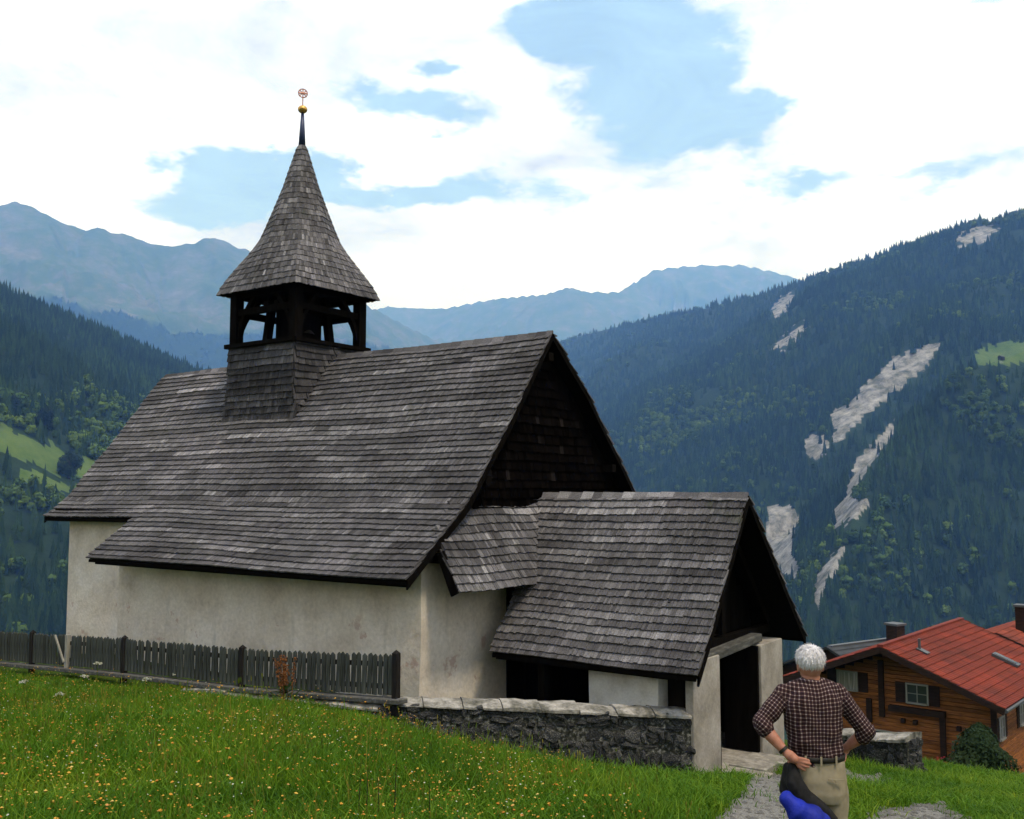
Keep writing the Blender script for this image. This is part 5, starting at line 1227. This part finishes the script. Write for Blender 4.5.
def plaid_uv(V):
    x, y, z = V.T; U = x + .35 * np.sign(x) * np.maximum(0, np.abs(y) - 0) * 0; out = np.c_[x - .0, z, y * 0]
    a = np.arctan2(x, -y + 1e-6); wob_ = .010 * fbm(x * 9 + 3, z * 7, 3, 15); out[:, 1] += .010 * fbm(x * 8, z * 8 + 4, 3, 16) - .06 * np.abs(x) * np.clip((z - 1.2) * 3, 0, 1); out[:, 0] = x + wob_ + .35 * y * np.sign(x) * np.clip(np.abs(x) * 8 - .6, 0, 1)
    for S_, E_ in ((Ls, Le), (Rs, Re)):
        S_ = np.array(S_) * (1, 1, ZS); E_ = np.array(E_) * (1, 1, ZS); d = E_ - S_; L = np.linalg.norm(d); d /= L; w_ = V - S_; t = w_ @ d; rad_ = np.linalg.norm(w_ - t[:, None] * d, axis=1)
        side = np.sign(S_[0]); m_ = (rad_ < .082) & (t > .035) & (x * side > .172)
        r1 = np.cross(d, [0, 1, 0]); r1 /= np.linalg.norm(r1); r2 = np.cross(d, r1); ph = np.arctan2(w_ @ r1, w_ @ r2)
        out[m_, 0] = ph[m_] * .060; out[m_, 1] = t[m_]
    return out
sl = lambda S_, E_, W_: [limb([S_, lerp(S_, E_, .5), lerp(S_, E_, .93), lerp(E_, W_, .14)], [.064, .064, .060, .059]), limb([lerp(S_, E_, .96), lerp(E_, W_, .16)], [.064, .063])]
col_ = [rings([(1.50, 0, .0, .080, .080), (1.535, 0, .002, .070, .072), (1.562, 0, .006, .066, .068)], 24)]
sh_t = [rings([(1.02, .024, 0, .162, .124), (1.07, .024, 0, .163, .124), (1.15, .014, 0, .172, .127), (1.25, .004, 0, .180, .130), (1.35, 0, 0, .188, .128), (1.43, -.002, 0, .190, .120), (1.47, -.003, 0, .176, .105), (1.505, -.003, 0, .135, .088), (1.535, 0, 0, .085, .074)], 32, 2.5)]
shirt = finish('shirt', scaleZ(sh_t + sl(Ls, Le, Lw) + sl(Rs, Re, Rw) + col_ + [limb([(-.04, 0, 1.515), (-.11, .006, 1.492), (-.168, .016, 1.460)], [.055, .060, .062]), limb([(.04, 0, 1.515), (.11, .006, 1.492), (.164, .016, 1.460)], [.055, .060, .062])]), .0062, 'plaid_shirt', person, 9, wr, {'plaid': plaid_uv})
tr_ = [rings([(.80, .022, 0, .165, .125), (.86, .022, 0, .184, .138), (.94, .022, 0, .182, .140), (1.02, .022, 0, .172, .132), (1.072, .022, 0, .168, .128)], 30, 2.4), limb([(-.068, 0, .86), (-.082, -.005, .52), (-.088, .012, .09)], [.108, .084, .072]), limb([(.110, 0, .86), (.116, -.005, .52), (.118, .012, .09)], [.108, .084, .072])]
def wr2(V):
    x, y, z = V.T; return .004 * np.sin(z * 30 + x * 14) * np.clip((.95 - z) * 3, .1, 1) + .004 * fbm(x * 12, z * 9 + y * 5, 3, 8)
trousers = finish('trousers', scaleZ(tr_), .0075, 'khaki', person, 4, wr2)
bz = 1.078 * ZS
m = MB(); P = [[(.022 + (.174 + e) * math.cos(a), (.134 + e) * math.sin(a), bz + q) for a in np.linspace(0, 2 * math.pi, 49)] for e, q in ((0, -.018), (.004, -.016), (.004, .016), (0, .018))]; m.grid(P); belt = m.build('belt', MATS['leather'], person, True)
for xx in (-.085, .005, .105):
    yy = -.142 * math.sqrt(max(0, 1 - ((xx - .022) / .182) ** 2)); m = MB(); m.box((xx, yy - .004, bz), (.012, .006, .056)); m.build('belt_loop', MATS['khaki'], person)
m = MB(); m.box((.095, -.147, .965 * ZS), (.10, .006, .008), M=Matrix.Rotation(.06, 3, 'Y')); m.box((.095, -.149, .955 * ZS), (.012, .008, .012)); m.build('pocket_welt', MATS['khaki'], person)
for sx in (-.088, .118):
    m = limb([(sx, -.06, .045), (sx, .05, .045), (sx, .16, .035)], [.045, .05, .04]); sho = finish('shoe', [m], .009, 'leather', person, 3)
# watch
w0 = np.array(lerp(Le, Lw, .88)) * (1, 1, ZS); w1 = np.array(lerp(Le, Lw, .97)) * (1, 1, ZS); m = MB(); m.tube([w0, w1], [.0335, .0325], 18, cap=False); m.build('wristwatch', MATS['leather'], person, True)
# hair: thick white, brushed and ruffled
hc = Vector((HC[0], HC[1] - .008, (HC[2] + .042) * ZS)); hr = random.Random(3)
m = MB(); bm = bmesh.new(); bmesh.ops.create_icosphere(bm, subdivisions=4, radius=1)
for v in bm.verts:
    d = v.co.copy(); low = max(0, -d.z); front = max(0, d.y); k = 1 + .05 * math.sin(d.x * 9 + d.z * 7) + .035 * math.sin(d.y * 13 + d.x * 11)
    v.co = hc + Vector((d.x * .086 * k, d.y * .102 * k, d.z * (.086 if d.z > 0 else .070) * k))
    if d.y > .25 and d.z < .45: v.co.y -= (d.y - .25) * .06; v.co.z += .02
m.add([v.co for v in bm.verts], [tuple(v.index for v in f.verts) for f in bm.faces]); bm.free(); hairo = m.build('hair', MATS['hair_white'], person, True)
m = MB()
for i in range(2200):
    d = Vector((hr.gauss(0, 1), hr.gauss(0, 1) - .3, hr.gauss(0, 1) + .25)).normalized()
    if (d.y > .45 and d.z < .35) or d.z < -.85: continue
    p0 = hc + Vector((d.x * .083, d.y * .099, d.z * (.083 if d.z > 0 else .068))); crown = Vector((.02, -.03, .1)); fl = (p0 - hc - crown); fl = (fl - d * fl.dot(d)).normalized() * hr.uniform(.025, .055); fl += Vector((hr.gauss(0, .004), hr.gauss(0, .003), hr.gauss(0, .004))); up_ = d * hr.uniform(.002, .011)
    sd = d.cross(fl).normalized() * hr.uniform(.0014, .0032); m.add([p0 - sd, p0 + sd, p0 + fl * .5 + up_ + sd * .8, p0 + fl * .5 + up_ - sd * .8, p0 + fl + up_ * .6], [(0, 1, 2, 3), (3, 2, 4)], hr.random())
m.build('hair_strands', MATS['hair_white'], hairo, kind='stuff')
for sx in (-.03, .03):
    e = ball((sx, .108, 1.640 * ZS), .011); eo = e.build('eye', MATS['eye_white'], person, True)
    e = ball((sx, .1165, 1.640 * ZS), .0045); e.build('iris', MATS['leather'], eo, True)
# bag slung behind the left hip
bagc = (-.085, -.24, .80 * ZS)
bag = empty('shoulder_bag', (MX, MD, MG)); tag(bag, 'bright blue soft bag slung at the left hip of the man', 'bag')
def wr3(V):
    x, y, z = V.T; return .010 * fbm(x * 5 + 3, z * 5 + y * 4, 3, 12) + .0035 * np.sin(x * 55 - z * 40 + 3 * fbm(x * 6, z * 6, 2, 3))
bagp = [limb([(-.235, -.20, .87), (-.18, -.235, .805), (-.09, -.235, .745), (.0, -.21, .69)], [.045, .075, .095, .065]), limb([(-.13, -.22, .72), (-.02, -.22, .62)], [.10, .09])]
finish('bag_body', scaleZ(bagp), .009, 'bag_blue', bag, 4, wr3)
blk = [limb([(-.165, -.105, 1.03), (-.165, -.13, .95), (-.12, -.145, .86), (-.02, -.155, .79), (.06, -.15, .72)], [.035, .055, .062, .055, .04]), limb([(-.185, -.06, 1.02), (-.195, -.06, .88)], [.03, .05])]
finish('bag_flap', scaleZ(blk), .008, 'black_cloth', bag, 4, lambda V: .006 * fbm(V[:, 0] * 12, V[:, 2] * 12, 3, 2))
m = MB(); m.tube([(-.17 , -.10, 1.03 * ZS), (-.178, -.06, 1.09 * ZS), (-.185, 0, 1.10 * ZS)], .011, 8); m.build('strap', MATS['black_cloth'], bag, True)

# pebbles on the paths
pp = []
for li, ri in PATHS[:3]:
    for _ in range(900):
        k = rng.integers(0, len(li)); f = rng.random(); p = li[k] * (1 - f) + ri[k] * f + rng.normal(0, .04, 2); pp.append(p)
pp = np.array(pp); pz = ground_full(pp[:, 0], pp[:, 1])[0] + .018; n = len(pp); ps = rng.gamma(2.0, .009, n)[:, None] * rng.uniform(.7, 1.3, (n, 3))
def pebble(seed):
    bm = bmesh.new(); bmesh.ops.create_icosphere(bm, subdivisions=1, radius=1); r_ = random.Random(seed)
    for v in bm.verts: v.co *= r_.uniform(.75, 1.15)
    V = [tuple(v.co) for v in bm.verts]; F = [tuple(v.index for v in f.verts) for f in bm.faces]; bm.free(); return V, F
peb = scatter('pebbles', np.c_[pp, pz], ps * np.array([1, 1, .7]), np.c_[np.zeros(n), np.zeros(n), rng.uniform(0, 6.28, n)], rng.integers(0, 3, n), [hidden_proto('pebble_%d' % i, *pebble(i), 'gravel') for i in range(3)], 'gravel')
tag(peb, 'loose grey pebbles strewn over the gravel path', 'gravel', kind='stuff')
